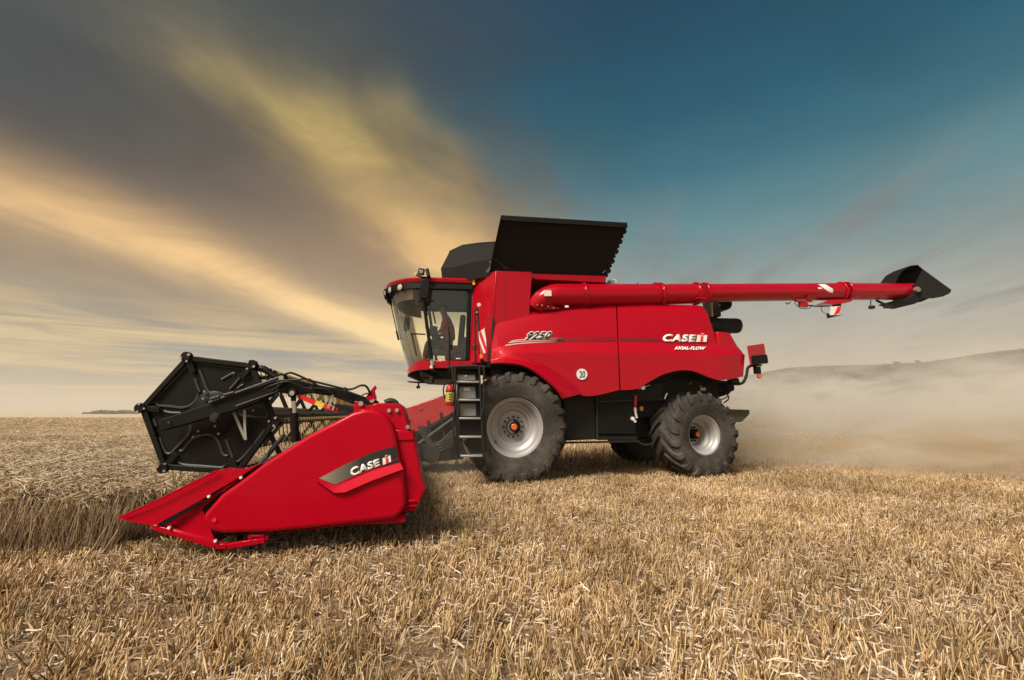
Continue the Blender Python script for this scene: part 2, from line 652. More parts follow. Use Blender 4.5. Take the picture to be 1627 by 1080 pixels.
def lettering(name, s, quad, b, m, parent, shear=0.0, bold=0.0, spacing=1.0, depth=0.004):
    """text laid flat on the machine's side inside the four measured corners tl, tr, br, bl (b may be (top, bottom))"""
    cu = bpy.data.curves.new(name, 'FONT')
    cu.body = s
    cu.size = 1
    cu.shear = shear
    cu.offset = bold
    cu.space_character = spacing
    cu.resolution_u = 3
    to = bpy.data.objects.new('tmp_text', cu)
    COL.objects.link(to)
    bpy.context.view_layer.update()
    dg = bpy.context.evaluated_depsgraph_get()
    me = bpy.data.meshes.new_from_object(to.evaluated_get(dg))
    bpy.data.objects.remove(to)
    bt, bb = b if isinstance(b, tuple) else (b, b)
    xs = [v.co.x for v in me.vertices]
    ys = [v.co.y for v in me.vertices]
    x0, x1, y0, y1 = min(xs), max(xs), min(ys), max(ys)
    x0, x1, y0, y1 = x0 + bold, x1 - bold, y0 + bold, y1 - bold
    base = BASE[parent.name]
    for v in me.vertices:
        u, w = (v.co.x - x0) / (x1 - x0), (v.co.y - y0) / (y1 - y0)
        tl, tr, br, bl = quad
        px = (tl[0] * (1 - u) + tr[0] * u) * w + (bl[0] * (1 - u) + br[0] * u) * (1 - w)
        py = (tl[1] * (1 - u) + tr[1] * u) * w + (bl[1] * (1 - u) + br[1] * u) * (1 - w)
        v.co = P(px, py, bt * w + bb * (1 - w)) - base
    me.materials.clear()
    me.materials.append(m)
    o = bpy.data.objects.new(name, me)
    COL.objects.link(o)
    o.parent = parent
    BASE[o.name] = base
    sd = o.modifiers.new('solid', 'SOLIDIFY')
    sd.thickness = depth
    sd.offset = 0
    return o


def flat(bm, pts, b, t=0.004):
    """thin sheet: px outline at side distance b (b may be a function of y or per point)"""
    if isinstance(b, (list, tuple)):
        ps = [P(x, y, bb) for (x, y), bb in zip(pts, b)]
    else:
        ps = [P(x, y, b) for x, y in pts]
    return quadprism(bm, ps, Vector((0, t, 0)))

# ================================================================== COMBINE HARVESTER
comb = thing('combine_harvester', 'large red combine harvester with raised black grain tank covers and long unloading tube', 'combine harvester', (0.8, 0, 0))

# ---- dark chassis and core
bm = B()
box2(bm, -0.25, 4.15, -1.2, 1.2, 1.15, 3.05)
part('machine_core', bm, M['dark'], comb, 0.02)
bm = B()
prism(bm, PP([(950, 622), (1058, 604), (1095, 600), (1165, 606), (1165, 620), (1120, 640), (1058, 634), (1020, 640), (950, 642)], -1.1), -1.15, 1.15)
part('chassis_frame', bm, M['black'], comb, 0.015)
bm = B()
prism(bm, PP([(950, 624), (1056, 608), (1050, 634), (1000, 636), (950, 638)], -1.45), -1.45, -1.38)
beam(bm, P(950, 640, -1.48), P(1056, 633.5, -1.48), 0.03, 0.03)
part('frame_plate', bm, M['dark'], comb, 0.006, both=True)
# front axle and housings
bm = B()
lathe(bm, [(0, -1.25), (0.24, -1.25), (0.24, -0.8), (0.17, -0.75), (0.17, 0.75), (0.24, 0.8), (0.24, 1.25), (0, 1.25)], (0, 0, 0.98), seg=24)
part('front_axle', bm, M['dark'], comb)
RA = P(1122, 691, -1.62)
RC = (RA.x - 0.02, RA.z)
bm = B()
beam(bm, (RC[0], -1.2, RC[1]), (RC[0], 1.2, RC[1]), 0.2, 0.24)
box2(bm, RC[0] - 0.3, RC[0] + 0.3, -0.4, 0.4, 0.8, 1.5)
part('rear_axle', bm, M['dark'], comb, 0.02)

# ---- side boxes between the wheels
def side_box(name, pts, b0, b1, m, bev=0.012):
    bm = B()
    prism(bm, PP(pts, b0), b0, b1)
    return part(name, bm, m, comb, bev)

side_box('fuel_tank_panel', [(895, 631), (946.5, 626), (947, 698), (899, 700)], -1.42, -0.9, M['dark'])
side_box('storage_box', [(950, 640), (1011, 638), (1011, 690), (950, 690)], -1.50, -0.9, M['black'])
side_box('lower_frame', [(950, 690.5), (1013, 690.5), (1013, 699), (950, 699)], -1.46, -0.9, M['dark'])
bm = B(); beam(bm, P(952, 638, -1.52), P(1008, 635.5, -1.52), 0.025, 0.02); part('box_hinge', bm, M['rib'], comb, 0.004)
bm = B(); box(bm, P(1003, 664, -1.505), (0.03, 0.02, 0.09)); part('latch', bm, M['rib'], comb, 0.004)
bm = B(); beam(bm, P(896, 703, -1.5), P(1016, 701, -1.5), 0.07, 0.035); part('skirt_rail', bm, M['dark'], comb, 0.008)
bm = B(); beam(bm, P(948.5, 628, -1.47), P(949, 699, -1.47), 0.03, 0.03); part('skirt_post', bm, M['rib'], comb, 0.004)
# valves and fittings beside the box
bm = B()
for i in range(5):
    disc(bm, P(1005 + (i % 2) * 5, 645 + i * 5.2, -1.44), 0.022, 0.07, seg=10)
part('valve_block', bm, M['grey'], comb)
bm = B(); tube(bm, PP([(1010, 628), (1009.5, 645)], -1.50), 0.026, 10); part('red_handle', bm, M['decal_red'], comb)
bm = B(); tube(bm, PP([(1009, 647), (1010, 656), (1012, 664)], -1.50), 0.022, 8); part('pale_handle', bm, M['stripe'], comb)
bm = B(); box(bm, P(1018, 649, -1.3), (0.08, 0.1, 0.09)); part('brass_valve', bm, M['brass'], comb, 0.01)
bm = B(); disc(bm, P(1005, 665, -1.52), 0.035, 0.05, seg=12); disc(bm, P(1008, 669, -1.5), 0.025, 0.07, seg=12); part('white_cap', bm, M['white'], comb)
bm = B(); tube(bm, PP([(1013, 618), (1022, 615), (1032, 611)], -1.52), 0.018, 8); disc(bm, P(1021, 615.5, -1.53), 0.045, 0.05, seg=12); part('gas_strut', bm, M['chrome'], comb)
bm = B(); tube(bm, PP([(1056, 634), (1058, 628), (1060, 625)], -1.5), 0.022, 8); part('strut_end', bm, M['chrome'], comb)
# underside clutter between box and rear wheel
bm = B()
for i in range(9):
    p0 = P(random.uniform(1015, 1050), random.uniform(640, 655), -1.1)
    p1 = P(random.uniform(1020, 1055), random.uniform(665, 690), -1.0)
    tube(bm, smooth_path([p0, (p0 + p1) / 2 + Vector((random.uniform(-.1, .1), -.1, -.05)), p1], 5), 0.015, 6)
part('hose_bundle', bm, M['black'], comb)
bm = B()
box2(bm, 1.9, 2.9, -1.0, 1.0, 0.75, 1.25)
prism(bm, PP([(1016, 655), (1048, 650), (1052, 692), (1018, 700)], -0.9), -0.9, 0.9)
part('sieve_housing', bm, M['dark'], comb, 0.02)

# ---- side panels
front_rows = [
    [(784, 511, -1.42), (800, 506, -1.42), (829, 499, -1.42), (852, 493.5, -1.42), (880, 488, -1.42), (925, 482.5, -1.42), (978.5, 481.5, -1.42)],
    [(783.5, 518, -1.53), (800, 513, -1.53), (829, 506, -1.53), (852, 501, -1.53), (880, 496.5, -1.53), (925, 491.5, -1.53), (979, 490.5, -1.53)],
    [(783, 521, -1.535), (800, 516, -1.545), (829, 509, -1.545), (852, 504, -1.545), (880, 499.5, -1.545), (925, 494.5, -1.545), (979, 493.5, -1.545)],
    [(781, 553, -1.62), (800, 549, -1.63), (829, 546, -1.64), (852, 545, -1.64), (880, 544, -1.64), (925, 543.5, -1.64), (981, 543.5, -1.64)],
    [(780.6, 557, -1.63), (800, 559, -1.70), (829, 560, -1.76), (852, 560, -1.76), (880, 560, -1.76), (925, 560, -1.76), (982, 560.5, -1.76)],
    [(780, 572, -1.65), (804, 567, -1.74), (829.5, 569.5, -1.765), (852, 575.5, -1.765), (880, 589, -1.765), (924, 628, -1.765), (984, 619.5, -1.765)],
]
bm = rowsurf(B(), front_rows, 6)
part('front_side_panel', bm, M['red'], comb, both=True, solid=0.025, ang=14, recalc=False)
rear_rows = [
    [(980.5, 481.5, -1.42), (1010, 482, -1.42), (1040, 482.8, -1.42), (1080, 483.8, -1.42), (1100, 484.6, -1.42), (1110, 485.2, -1.42), (1118, 487.5, -1.42)],
    [(981, 490.5, -1.53), (1010, 491, -1.53), (1040, 491.8, -1.53), (1080, 493, -1.53), (1100, 494, -1.53), (1114, 495, -1.53), (1124, 498, -1.51)],
    [(981, 493.5, -1.545), (1010, 494, -1.545), (1040, 494.8, -1.545), (1080, 496, -1.545), (1100, 497, -1.545), (1115, 498, -1.545), (1125.5, 501, -1.52)],
    [(982.5, 543.5, -1.64), (1010, 543.5, -1.64), (1040, 544, -1.64), (1080, 545, -1.64), (1105, 546, -1.64), (1125, 547, -1.63), (1140, 548, -1.60)],
    [(983.5, 560.5, -1.76), (1010, 561, -1.76), (1034, 561, -1.76), (1060, 561.5, -1.76), (1100, 562, -1.76), (1150, 562.8, -1.76), (1183.5, 563.5, -1.66)],
    [(986, 619.5, -1.765), (1012, 617.5, -1.765), (1034, 605, -1.765), (1060, 592.5, -1.765), (1096, 588.3, -1.765), (1142, 603.5, -1.765), (1181, 598, -1.66)],
]
bm = rowsurf(B(), rear_rows, 6)
part('rear_side_panel', bm, M['red'], comb, both=True, solid=0.025, ang=14, recalc=False)
# ledge behind the upper rear panel
bm = B()
rowsurf(bm, [[(1133, 531, -1.3), (1150, 531, -1.3), (1160, 531.5, -1.28)],
             [(1133, 535, -1.5), (1151, 535, -1.5), (1162, 536, -1.46)],
             [(1135, 552, -1.62), (1152, 552, -1.62), (1168, 552, -1.56)]], 3)
part('rear_shoulder_panel', bm, M['red'], comb, solid=0.03, both=True, ang=14, recalc=False)
bm = B()
rowsurf(bm, [[(1140, 548, -1.60), (1155, 549, -1.60), (1172, 550, -1.55)],
             [(1140, 563, -1.75), (1160, 563.3, -1.75), (1183, 564, -1.65)]], 3)
part('rear_ledge', bm, M['red'], comb, solid=0.03, both=True, ang=14, recalc=False)
# rear hood across the back
ra = P(1181, 580, -1.6)
bm = B()
prism(bm, [Vector((ra.x - 0.5, 0, P(1160, 531, -1.3).z)), Vector((ra.x - 0.22, 0, P(1160, 533, -1.3).z)), Vector((ra.x - 0.1, 0, P(1168, 549, -1.5).z)), Vector((ra.x, 0, P(1183, 564, -1.6).z)),
           Vector((ra.x, 0, P(1181, 596, -1.6).z)), Vector((ra.x - 0.5, 0, P(1181, 597, -1.6).z))], -1.62, 1.62)
part('rear_hood', bm, M['red'], comb, 0.04, 3)
# seam between the panels
bm = B()
box2(bm, P(977, 500, -1.5).x, P(988, 500, -1.5).x, -1.40, -1.30, 1.65, P(980, 483, -1.42).z - .01)
part('panel_seam', bm, M['decal_black'], comb)
# front wheel fender (flared)
fr = [
    [(780, 571.5, -1.72), (804, 566.5, -1.755), (829.5, 569, -1.77), (852, 575, -1.77), (880, 588.5, -1.77), (908, 608, -1.77), (924.5, 624.5, -1.77)],
    [(779.7, 574, -1.84), (803, 570.5, -1.90), (829, 573.5, -1.93), (850, 581, -1.93), (874, 596, -1.93), (898, 616, -1.92), (914, 628, -1.88)],
    [(779.6, 576.5, -1.86), (802, 575.5, -1.94), (829, 579, -1.97), (848, 587.5, -1.97), (869, 602, -1.97), (886, 618, -1.96), (896, 632.5, -1.93)],
    [(779.6, 578, -1.83), (801, 578, -1.92), (829, 581.5, -1.95), (847, 590, -1.95), (867, 604.5, -1.95), (884, 620, -1.94), (893.5, 634, -1.91)],
]
bm = rowsurf(B(), fr, 6)
part('front_fender', bm, M['red'], comb, both=True, solid=0.015, ang=50, recalc=False)
bm = B()
top = smooth_path([P(x, y, -1.9) for x, y in [(780, 577), (802, 577), (829, 581), (847, 589), (867, 604), (884, 619), (894, 633)]], 5)
g0 = [bm.verts.new(p) for p in top]
g1 = [bm.verts.new(Vector((p.x, -0.95, p.z + 0.02))) for p in top]
for i in range(len(top) - 1):
    bm.faces.new((g0[i], g0[i + 1], g1[i + 1], g1[i]))
part('wheel_arch_liner', bm, M['dark'], comb, both=True, solid=0.01)
bm = B()
arc = smooth_path([P(x, y, -1.68) for x, y in [(1012, 618), (1034, 606), (1060, 593.5), (1096, 589.5), (1142, 604.5), (1165, 603)]], 5)
g0 = [bm.verts.new(p) for p in arc]
g1 = [bm.verts.new(Vector((p.x, -0.6, p.z - 0.05))) for p in arc]
for i in range(len(arc) - 1):
    bm.faces.new((g0[i], g0[i + 1], g1[i + 1], g1[i]))
box2(bm, 2.6, 4.1, -0.62, -0.58, 1.2, 2.0)
part('rear_arch_liner', bm, M['dark'], comb, both=True, solid=0.01)
bm = B(); tube(bm, smooth_path(PP([(1056, 601), (1074, 607), (1100, 607), (1135, 604)], -1.3), 4), 0.012, 6); tube(bm, PP([(1075, 606), (1140, 606.5)], -1.25), 0.018, 6); part('underbody_pipe', bm, M['rib'], comb)
bm = B()
for x, y in ((1087, 593.5), (1093.5, 594), (1100, 594.5), (1097, 609), (1113, 613)):
    box(bm, P(x, y, -1.28), (0.05, 0.02, 0.025))
part('white_sticker', bm, M['grey'], comb)
bm = B(); box(bm, P(1117, 618, -1.2), (0.11, 0.02, 0.06)); part('white_plate', bm, M['white'], comb, 0.004)
# bolts along panel edge
# ---- decals
NUM = [(840.0, 527.8), (876.2, 527.1), (874.6, 537.4), (834.6, 539.8)]
lettering('model_number', '9250', NUM, (-1.610, -1.638), M['decal_white'], comb, shear=0.25, bold=0.10, spacing=1.18, depth=0.003)
lettering('model_number', '9250', NUM, (-1.616, -1.644), M['decal_black'], comb, shear=0.25, bold=0.035, spacing=1.18, depth=0.003)
lettering('model_suffix', 'AFS', [(884.5, 537.4), (896.5, 536.6), (894.5, 541.2), (881.5, 541.8)], (-1.648, -1.655), M['decal_black'], comb, shear=0.3, bold=0.03)
lettering('brand_lettering', 'CASE', [(1055, 531.2), (1105.5, 532.2), (1104.5, 542.6), (1053.5, 542.2)], (-1.632, -1.656), M['decal_white'], comb, shear=0.08, bold=0.05, spacing=1.06, depth=0.004)
lettering('axial_lettering', 'AXIAL-FLOW', [(1072, 550.3), (1121.5, 550.8), (1120, 555.6), (1071.5, 555.2)], (-1.70, -1.735), M['decal_white'], comb, shear=0.15, bold=0.05, depth=0.006)


def ih_logo(parent, q, b, mw, mr, ms=None):
    """emblem: white I H bars with a red i in front, corners tl tr br bl"""
    def at(u, v, off):
        tl, tr, br, bl = q
        x = (tl[0] * (1 - u) + tr[0] * u) * v + (bl[0] * (1 - u) + br[0] * u) * (1 - v)
        y = (tl[1] * (1 - u) + tr[1] * u) * v + (bl[1] * (1 - u) + br[1] * u) * (1 - v)
        return P(x, y, b - off)

    def rect(bm, u0, u1, v0, v1, off, t=0.004):
        quadprism(bm, [at(u0, v0, off), at(u1, v0, off), at(u1, v1, off), at(u0, v1, off)], Vector((0, t, 0)))
    bm = B()
    rect(bm, 0.0, 0.30, 0, 0.84, 0.004)
    rect(bm, 0.70, 1.0, 0, 0.84, 0.004)
    rect(bm, 0.2, 0.36, 0.34, 0.56, 0.0035)
    rect(bm, 0.64, 0.8, 0.34, 0.56, 0.0035)
    part('emblem_bars', bm, mw, parent)
    bm = B()
    rect(bm, 0.33, 0.67, 0.0, 0.78, 0.007)
    rect(bm, 0.36, 0.64, 0.9, 1.06, 0.007)
    part('emblem_outline', bm, mw if ms is None else ms, parent)
    bm = B()
    rect(bm, 0.38, 0.62, 0.06, 0.72, 0.013)
    rect(bm, 0.41, 0.59, 0.925, 1.035, 0.013)
    part('emblem_stem', bm, mr, parent)


ih_logo(comb, [(1108.5, 529.8), (1124, 530.2), (1122.5, 543.0), (1106.5, 542.8)], -1.655, M['decal_white'], M['decal_red'])
# stripes
def stripe(px, dy0, dy1, m, x_end=1060):
    bm = B()
    ctrl = px
    pts = smooth_path([Vector((x, y, 0)) for x, y in ctrl], 5)
    for i in range(len(pts) - 1):
        p, q2 = pts[i], pts[i + 1]
        f = lambda y: -1.545 - (y - 500) / 43.5 * 0.095 - 0.006
        quadprism(bm, [P(p.x, p.y + dy0, f(p.y)), P(q2.x, q2.y + dy0, f(q2.y)), P(q2.x, q2.y + dy1, f(q2.y)), P(p.x, p.y + dy1, f(p.y))], Vector((0, 0.003, 0)))
    bmesh.ops.remove_doubles(bm, verts=bm.verts, dist=0.0004)
    return part('stripe', bm, m, comb, recalc=False)
stripe([(812, 541.2), (832, 538.5), (900, 535.8), (940, 535.2), (978, 536.0)], 0, 1.3, M['stripefade'])
stripe([(808, 543.5), (830, 541.2), (900, 538.8), (940, 538.6), (978, 539.5)], 0, 1.5, M['stripefade'])
stripe([(803, 547.8), (826, 544.6), (870, 542.3), (930, 541.2), (978, 542.0)], 0, 1.7, M['stripefade'])
stripe([(984, 536.8), (1010, 537.2), (1051, 538.3)], 0, 1.2, M['decal_black'])
stripe([(984, 540.2), (1010, 540.6), (1051, 541.2)], 0, 1.8, M['decal_black'])
# speed disc
c20 = P(924.5, 594.3, -1.78)
bm = B(); disc(bm, c20, 0.104, 0.006, seg=40); part('speed_disc', bm, M['white'], comb)
lettering('speed_number', '20', [(920.8, 589.2), (929.6, 589.2), (929.6, 599.6), (920.8, 599.6)], -1.786, M['decal_black'], comb, bold=0.02)
# rim round the disc in thin black
bm = B(); lathe(bm, [(0.100, -0.005), (0.104, -0.005), (0.104, -0.003), (0.100, -0.003)], c20, seg=40, closed=True); part('disc_ring', bm, M['decal_grey'], comb)

# ---- grain tank
bm = B()
tk = PP([(788, 430), (845.5, 431.5), (842, 486), (842, 515), (779, 530)], -1.5)
prism(bm, tk, -1.5, 1.5)
part('tank_wall', bm, M['red'], comb, 0.012)
bm = B()
box(bm, P(802, 470, -1.502), (0.006, 0.006, 1.1)); part('wall_seam', bm, M['decal_black'], comb)
bm = B()
prism(bm, PP([(846, 434.5), (963, 438), (963, 449), (846, 443)], -1.42), -1.42, 1.42)
part('tank_rail', bm, M['red'], comb, 0.01)
bm = B()
prism(bm, PP([(842, 444), (965, 449), (980, 484), (842, 500)], -0.95), -0.95, 0.95)
part('tank_recess', bm, M['dark'], comb, 0.01)
bm = B()
for i in range(8):
    box(bm, P(852 + i * 8 + random.uniform(-2, 2), 447 + random.uniform(-1, 2), -0.98), (0.05, 0.05, 0.05))
part('recess_fitting', bm, M['grey'], comb, 0.005)
# corner panel angled towards the cab
bm = B()
quadprism(bm, [P(788, 430, -1.5), P(779, 576, -1.5), P(745, 576, -0.98), P(752.5, 442, -0.98)], Vector((0.03, 0.0, 0)))
part('corner_panel', bm, M['red'], comb, 0.004, both=True)
bm = B()
cq = [P(788.5, 430, -1.5), P(752.5, 442, -0.98)]
quadprism(bm, [cq[0], Vector((cq[0].x, 1.5, cq[0].z)), Vector((cq[1].x, .98, cq[1].z)), cq[1]], Vector((0, 0, -.02)))
part('tank_front_cap', bm, M['red'], comb, 0.004)
bm = B()
quadprism(bm, [P(752.5, 442, -0.98), P(745, 576, -0.98), P(745, 576, -0.98) + Vector((0, 1.96, 0)), P(752.5, 442, -0.98) + Vector((0, 1.96, 0))], Vector((.02, 0, 0)))
part('tank_front_wall', bm, M['red'], comb, 0.004)
# dark joint between cab corner and side panel
bm = B(); beam(bm, P(783, 505, -1.54), P(779.5, 574, -1.60), 0.03, 0.04); part('joint_strip', bm, M['decal_black'], comb, both=True)
# roof of tank and rear deck
bm = B()
box2(bm, P(846, 440, -1.3).x, P(1118, 486, -1.3).x, -1.4, 1.4, 3.02, 3.08)
part('engine_deck', bm, M['dark'], comb, 0.01)

# ---- raised tank covers
tl, tr_, br_, bl_ = P(797, 343, -1.95), P(997, 355, -1.95), P(963, 441, -1.35), P(777.5, 435, -1.35)
def cover_panel():
    bm = B()
    quadprism(bm, [tl, tr_, br_, bl_], Vector((0, 0.03, 0.01)))
    return bm
part('tank_cover', cover_panel(), M['black_matte'], comb, 0.006, both=True)
bm = B()
t0, t1 = P(796.5, 342.5, -1.97), P(997.5, 354.5, -1.97)
dn = (bl_ - tl).normalized()
beam(bm, t0 + dn * 0.04, t1 + dn * 0.04, 0.03, 0.10, side=(0, 1, 0))
tube(bm, [t0 + dn * 0.105 + Vector((0, -.01, 0)), t1 + dn * 0.115 + Vector((0, -.01, 0))], 0.010, 6)
part('cover_edge', bm, M['black'], comb, 0.004, both=True)
bm = B(); beam(bm, tl + Vector((0, -.012, 0)), bl_ + Vector((0, -.012, 0)), 0.03, 0.02, side=(1, 0, 0)); part('cover_side_trim', bm, M['black'], comb, 0.004)
# scalloped rear edge of the cover
bm = B()
for i in range(11):
    t = (i + 0.5) / 11
    p = tr_.lerp(br_, t)
    disc(bm, p + Vector((-0.01, 0.012, 0)), 0.035 + 0.02 * (i % 2), 0.03, seg=10)
part('cover_fringe', bm, M['black_matte'], comb)
bm = B()
pc = P(958.5, 370.5, -1.80)
nn = Vector((0, -1, -0.25)).normalized()
lathe(bm, [(0.028, 0), (0.046, 0), (0.046, 0.012), (0.028, 0.012)], P(958.5, 370.5, -1.79), nn, 24, closed=True)
part('cover_badge', bm, M['grey'], comb)
bm = B()
for x, y in ((960.5, 431), (961.5, 428), (962, 424.5), (958, 433)):
    disc(bm, P(x, y, -1.43), 0.012, 0.02, seg=8)
part('cover_bolt', bm, M['chrome'], comb)
# faint braces on the cover
bm = B()
for (x0, y0, x1, y1) in ((783, 410, 812, 431), (838, 431, 800, 425), (900, 432, 955, 415)):
    bb = lambda y: -1.95 + (y - 349) / 86 * 0.6
    tube(bm, [P(x0, y0, bb(y0) - 0.0), P(x1, y1, bb(y1) - 0.0)], 0.008, 6)
part('cover_brace', bm, M['rib'], comb)
# front canvas extension
bm = B()
pts = [[(702, 438), (740, 441), (778, 437)], [(701, 427), (742, 424), (780, 420)], [(714.5, 399), (742, 390), (783, 385)]]
g = []
rowsb = [(-1.15, -1.30, -1.42), (-1.25, -1.38, -1.5), (-1.05, -1.25, -1.45)]
front = []
R0 = [P(702, 440, -0.55), P(722, 443, -0.9), P(752, 443.5, -1.15), P(779, 439, -1.35)]
R1 = [P(700.5, 426, -0.6), P(722, 424, -0.98), P(752, 416, -1.25), P(782, 412, -1.45)]
R2 = [P(714.5, 399, -0.6), P(735, 389.5, -0.95), P(760, 386, -1.22), P(786, 384, -1.5)]
full = []
for R in (R0, R1, R2):
    mir = [Vector((p.x, -p.y, p.z)) for p in R]
    line = R[::-1] + mir
    full.append([bm.verts.new(p) for p in line])
for i in range(2):
    for k in range(len(full[0]) - 1):
        bm.faces.new((full[i][k], full[i][k + 1], full[i + 1][k + 1], full[i + 1][k]))
part('front_extension', bm, M['flap'], comb, solid=0.02, ang=12)
bm = B()
for R in (R0, R1, R2):
    pass
beam(bm, R0[3] + Vector((-.02, 0, 0)), R2[3] + Vector((-.02, 0, -0.02)), 0.03, 0.03)
beam(bm, P(775, 433, -1.4), P(784, 415, -1.45), 0.02, 0.03)
tube(bm, [R2[0] + Vector((0, 0.6, 0)), R2[0], R2[1], R2[2], R2[3]], 0.012, 6)
part('extension_trim', bm, M['rib'], comb, both=True)
bm = B()
tube(bm, [P(773, 432, -1.38), P(778, 424, -1.40), P(781.5, 414, -1.44)], 0.008, 6)
disc(bm, P(779, 416, -1.46), 0.012, 0.02, seg=8)
part('cover_strut', bm, M['chrome'], comb)
# rear wall of the raised extension
bm = B()
quadprism(bm, [tr_ + Vector((-.12, .1, -.1)), Vector((tr_.x - .12, 1.85, tr_.z - .1)), Vector((br_.x - .05, 1.3, br_.z)), br_ + Vector((-.05, .05, 0))], Vector((-0.02, 0, 0)))
part('rear_extension', bm, M['flap'], comb)

# ---- unloading tube
tubeb = lambda x: -1.50 + (x - 870) / 580 * 0.50
def tp(x, y, db=0):
    return P(x, y, tubeb(x) + db)
def tube_r(x, ytop, ybot):
    return (tp(x, ytop) - tp(x, ybot)).length / 2
bm = B()
r1, r2, r3 = tube_r(930, 452, 486), tube_r(1120, 451, 479), tube_r(1400, 450, 475.5)
elbow = smooth_path([tp(852, 487, 0.12), tp(862, 476, 0.04), tp(878, 469), tp(900, 468.5), tp(927, 468.5)], 5)
tube(bm, elbow, [r1 * (0.86 + 0.14 * min(1, i / 12)) for i in range(len(elbow))], 28)
tube(bm, [tp(927, 468.7), tp(1047, 467.5), tp(1047.1, 467.5), tp(1106, 466.6)], [r1, r1 * 0.99, r1 * 0.96, r1 * 0.96], 32)
part('tube_inner_section', bm, M['red'], comb, ang=40)
bm = B()
tube(bm, [tp(1117, 465.3), tp(1338, 463.2)], [r2, r2 * 1.0], 32)
part('tube_outer_section', bm, M['red'], comb)
bm = B()
tube(bm, [tp(1342, 463.2), tp(1448, 463.0)], [r3 * 1.01, r3], 32)
part('tube_end_section', bm, M['red'], comb)
def collar(x, y, r, w=0.05, label=None):
    bm = B()
    ax = (tp(x + 10, y) - tp(x, y)).normalized()
    c = tp(x, y)
    lathe(bm, [(r - .03, -w / 2), (r + 0.025, -w / 2), (r + 0.03, -w * .35), (r + 0.03, w * .35), (r + 0.025, w / 2), (r - .03, w / 2)], c, ax, 36)
    o = part('collar', bm, M['red'], comb)
    bm = B()
    X, Y = frame_of(ax)
    for k in range(14):
        t = 2 * pi * k / 14
        d = X * cos(t) + Y * sin(t)
        tube(bm, [c + d * (r + 0.018) - ax * (w * .9), c + d * (r + 0.018) + ax * (w * .9)], 0.011, 6)
    part('collar_bolt', bm, M['red'], o)
    return o
collar(927, 468.5, r1, 0.05)
collar(1048, 467.5, r1 * 0.97, 0.045)
collar(1041, 467.4, r1 * 0.98, 0.02)
collar(1105, 466.5, r1 * 0.96, 0.045)
collar(1119, 465.4, r2 * 1.02, 0.045)
collar(1334, 463.2, r2, 0.03)
collar(1343, 463.2, r2, 0.04)
bm = B(); beam(bm, tp(1105, 474, -r1 * .92), tp(1119, 474, -r1 * .92), 0.10, 0.03); beam(bm, tp(1106, 478, -.1), tp(1118, 478, -.1), 0.05, 0.08); part('hinge_block', bm, M['red'], comb, 0.008)
# elbow base flange
bm = B()
fl = [(842, 482), (852, 489), (880, 491), (893, 489), (878, 484), (856, 480)]
prism(bm, [tp(x, y, -0.1) for x, y in fl], -1.55, -1.1)
part('elbow_flange', bm, M['red'], comb, 0.01)
bm = B()
for x, y in ((853, 484.5), (861, 485.5), (870, 487), (879, 489.5)):
    disc(bm, P(x, y, -1.60), 0.014, 0.06, seg=8)
part('flange_bolt', bm, M['chrome'], comb)
bm = B(); box(bm, P(900.5, 487, -1.68), (0.07, 0.03, 0.04)); part('marker_lamp', bm, M['white'], comb, 0.006)
bm = B(); quadprism(bm, [tp(864, 460.5, -r1), tp(876, 461.5, -r1), tp(876.5, 470, -r1 * 1.06), tp(865, 470, -r1 * 1.06)], Vector((0, 0.03, 0))); part('tube_sticker', bm, M['stripe'], comb)
# white chevrons on the tube, wrapped round it
def wrapped(px_pts, m, name):
    bm = B()
    n = 7
    A0, B0_, A1, B1_ = px_pts
    rows = []
    for i in range(n + 1):
        t = i / n
        row = []
        for j in range(6):
            w = j / 5
            x = (A0[0] + (A1[0] - A0[0]) * t) * (1 - w) + (B0_[0] + (B1_[0] - B0_[0]) * t) * w
            y = (A0[1] + (A1[1] - A0[1]) * t) * (1 - w) + (B0_[1] + (B1_[1] - B0_[1]) * t) * w
            c = tp(x, 463.3)
            off = r2
            for _ in range(6):
                dz_ = P(x, y, tubeb(x) - off).z - c.z
                off = sqrt(max(r2 * r2 - dz_ * dz_, 1e-5))
            row.append(bm.verts.new(P(x, y, tubeb(x) - off - 0.010)))
        rows.append(row)
    for i in range(n):
        for j in range(5):
            bm.faces.new((rows[i][j], rows[i][j + 1], rows[i + 1][j + 1], rows[i + 1][j]))
    return part(name, bm, m, comb, solid=-0.003)
wrapped([(1300, 451.5), (1311, 451.5), (1323, 468), (1323.5, 459)], M['decal_white'], 'tube_marking')
wrapped([(1299.5, 456.5), (1305, 456.5), (1304, 468.5), (1312.5, 468.5)], M['decal_white'], 'tube_marking')
# spout
bm = B()
sp0 = [(1446, 451.5), (1452, 445), (1459, 452)]
hood_out = [(1423, 449.5), (1426, 440), (1434, 429), (1447, 421.5), (1459, 421), (1466, 427), (1512, 460.5), (1509, 465.5), (1498, 471), (1482, 474), (1464, 472), (1452, 480), (1448, 483), (1435, 481), (1424, 478)]
rb = 0.27
def ring(pts, b):
    return [bm.verts.new(P(x, y, b)) for x, y in pts]
rim_ = [(1423, 449.5), (1426, 440), (1434, 429), (1447, 421.5), (1459, 421)]
# hood: near cheek, far cheek and curved back
near = [(1466, 427), (1512, 460.5), (1509, 466), (1498, 471), (1482, 474), (1462, 472.5), (1456, 462), (1454, 452)]
bb = tubeb(1460)
cheekn = [P(x, y, bb - rb * 0.9) for x, y in near]
quadprism(bm, cheekn, Vector((0, 0.012, 0)))
cheekf = [p + Vector((0.0, 1.7 * rb, 0)) for p in cheekn]
quadprism(bm, cheekf, Vector((0, 0.012, 0)))
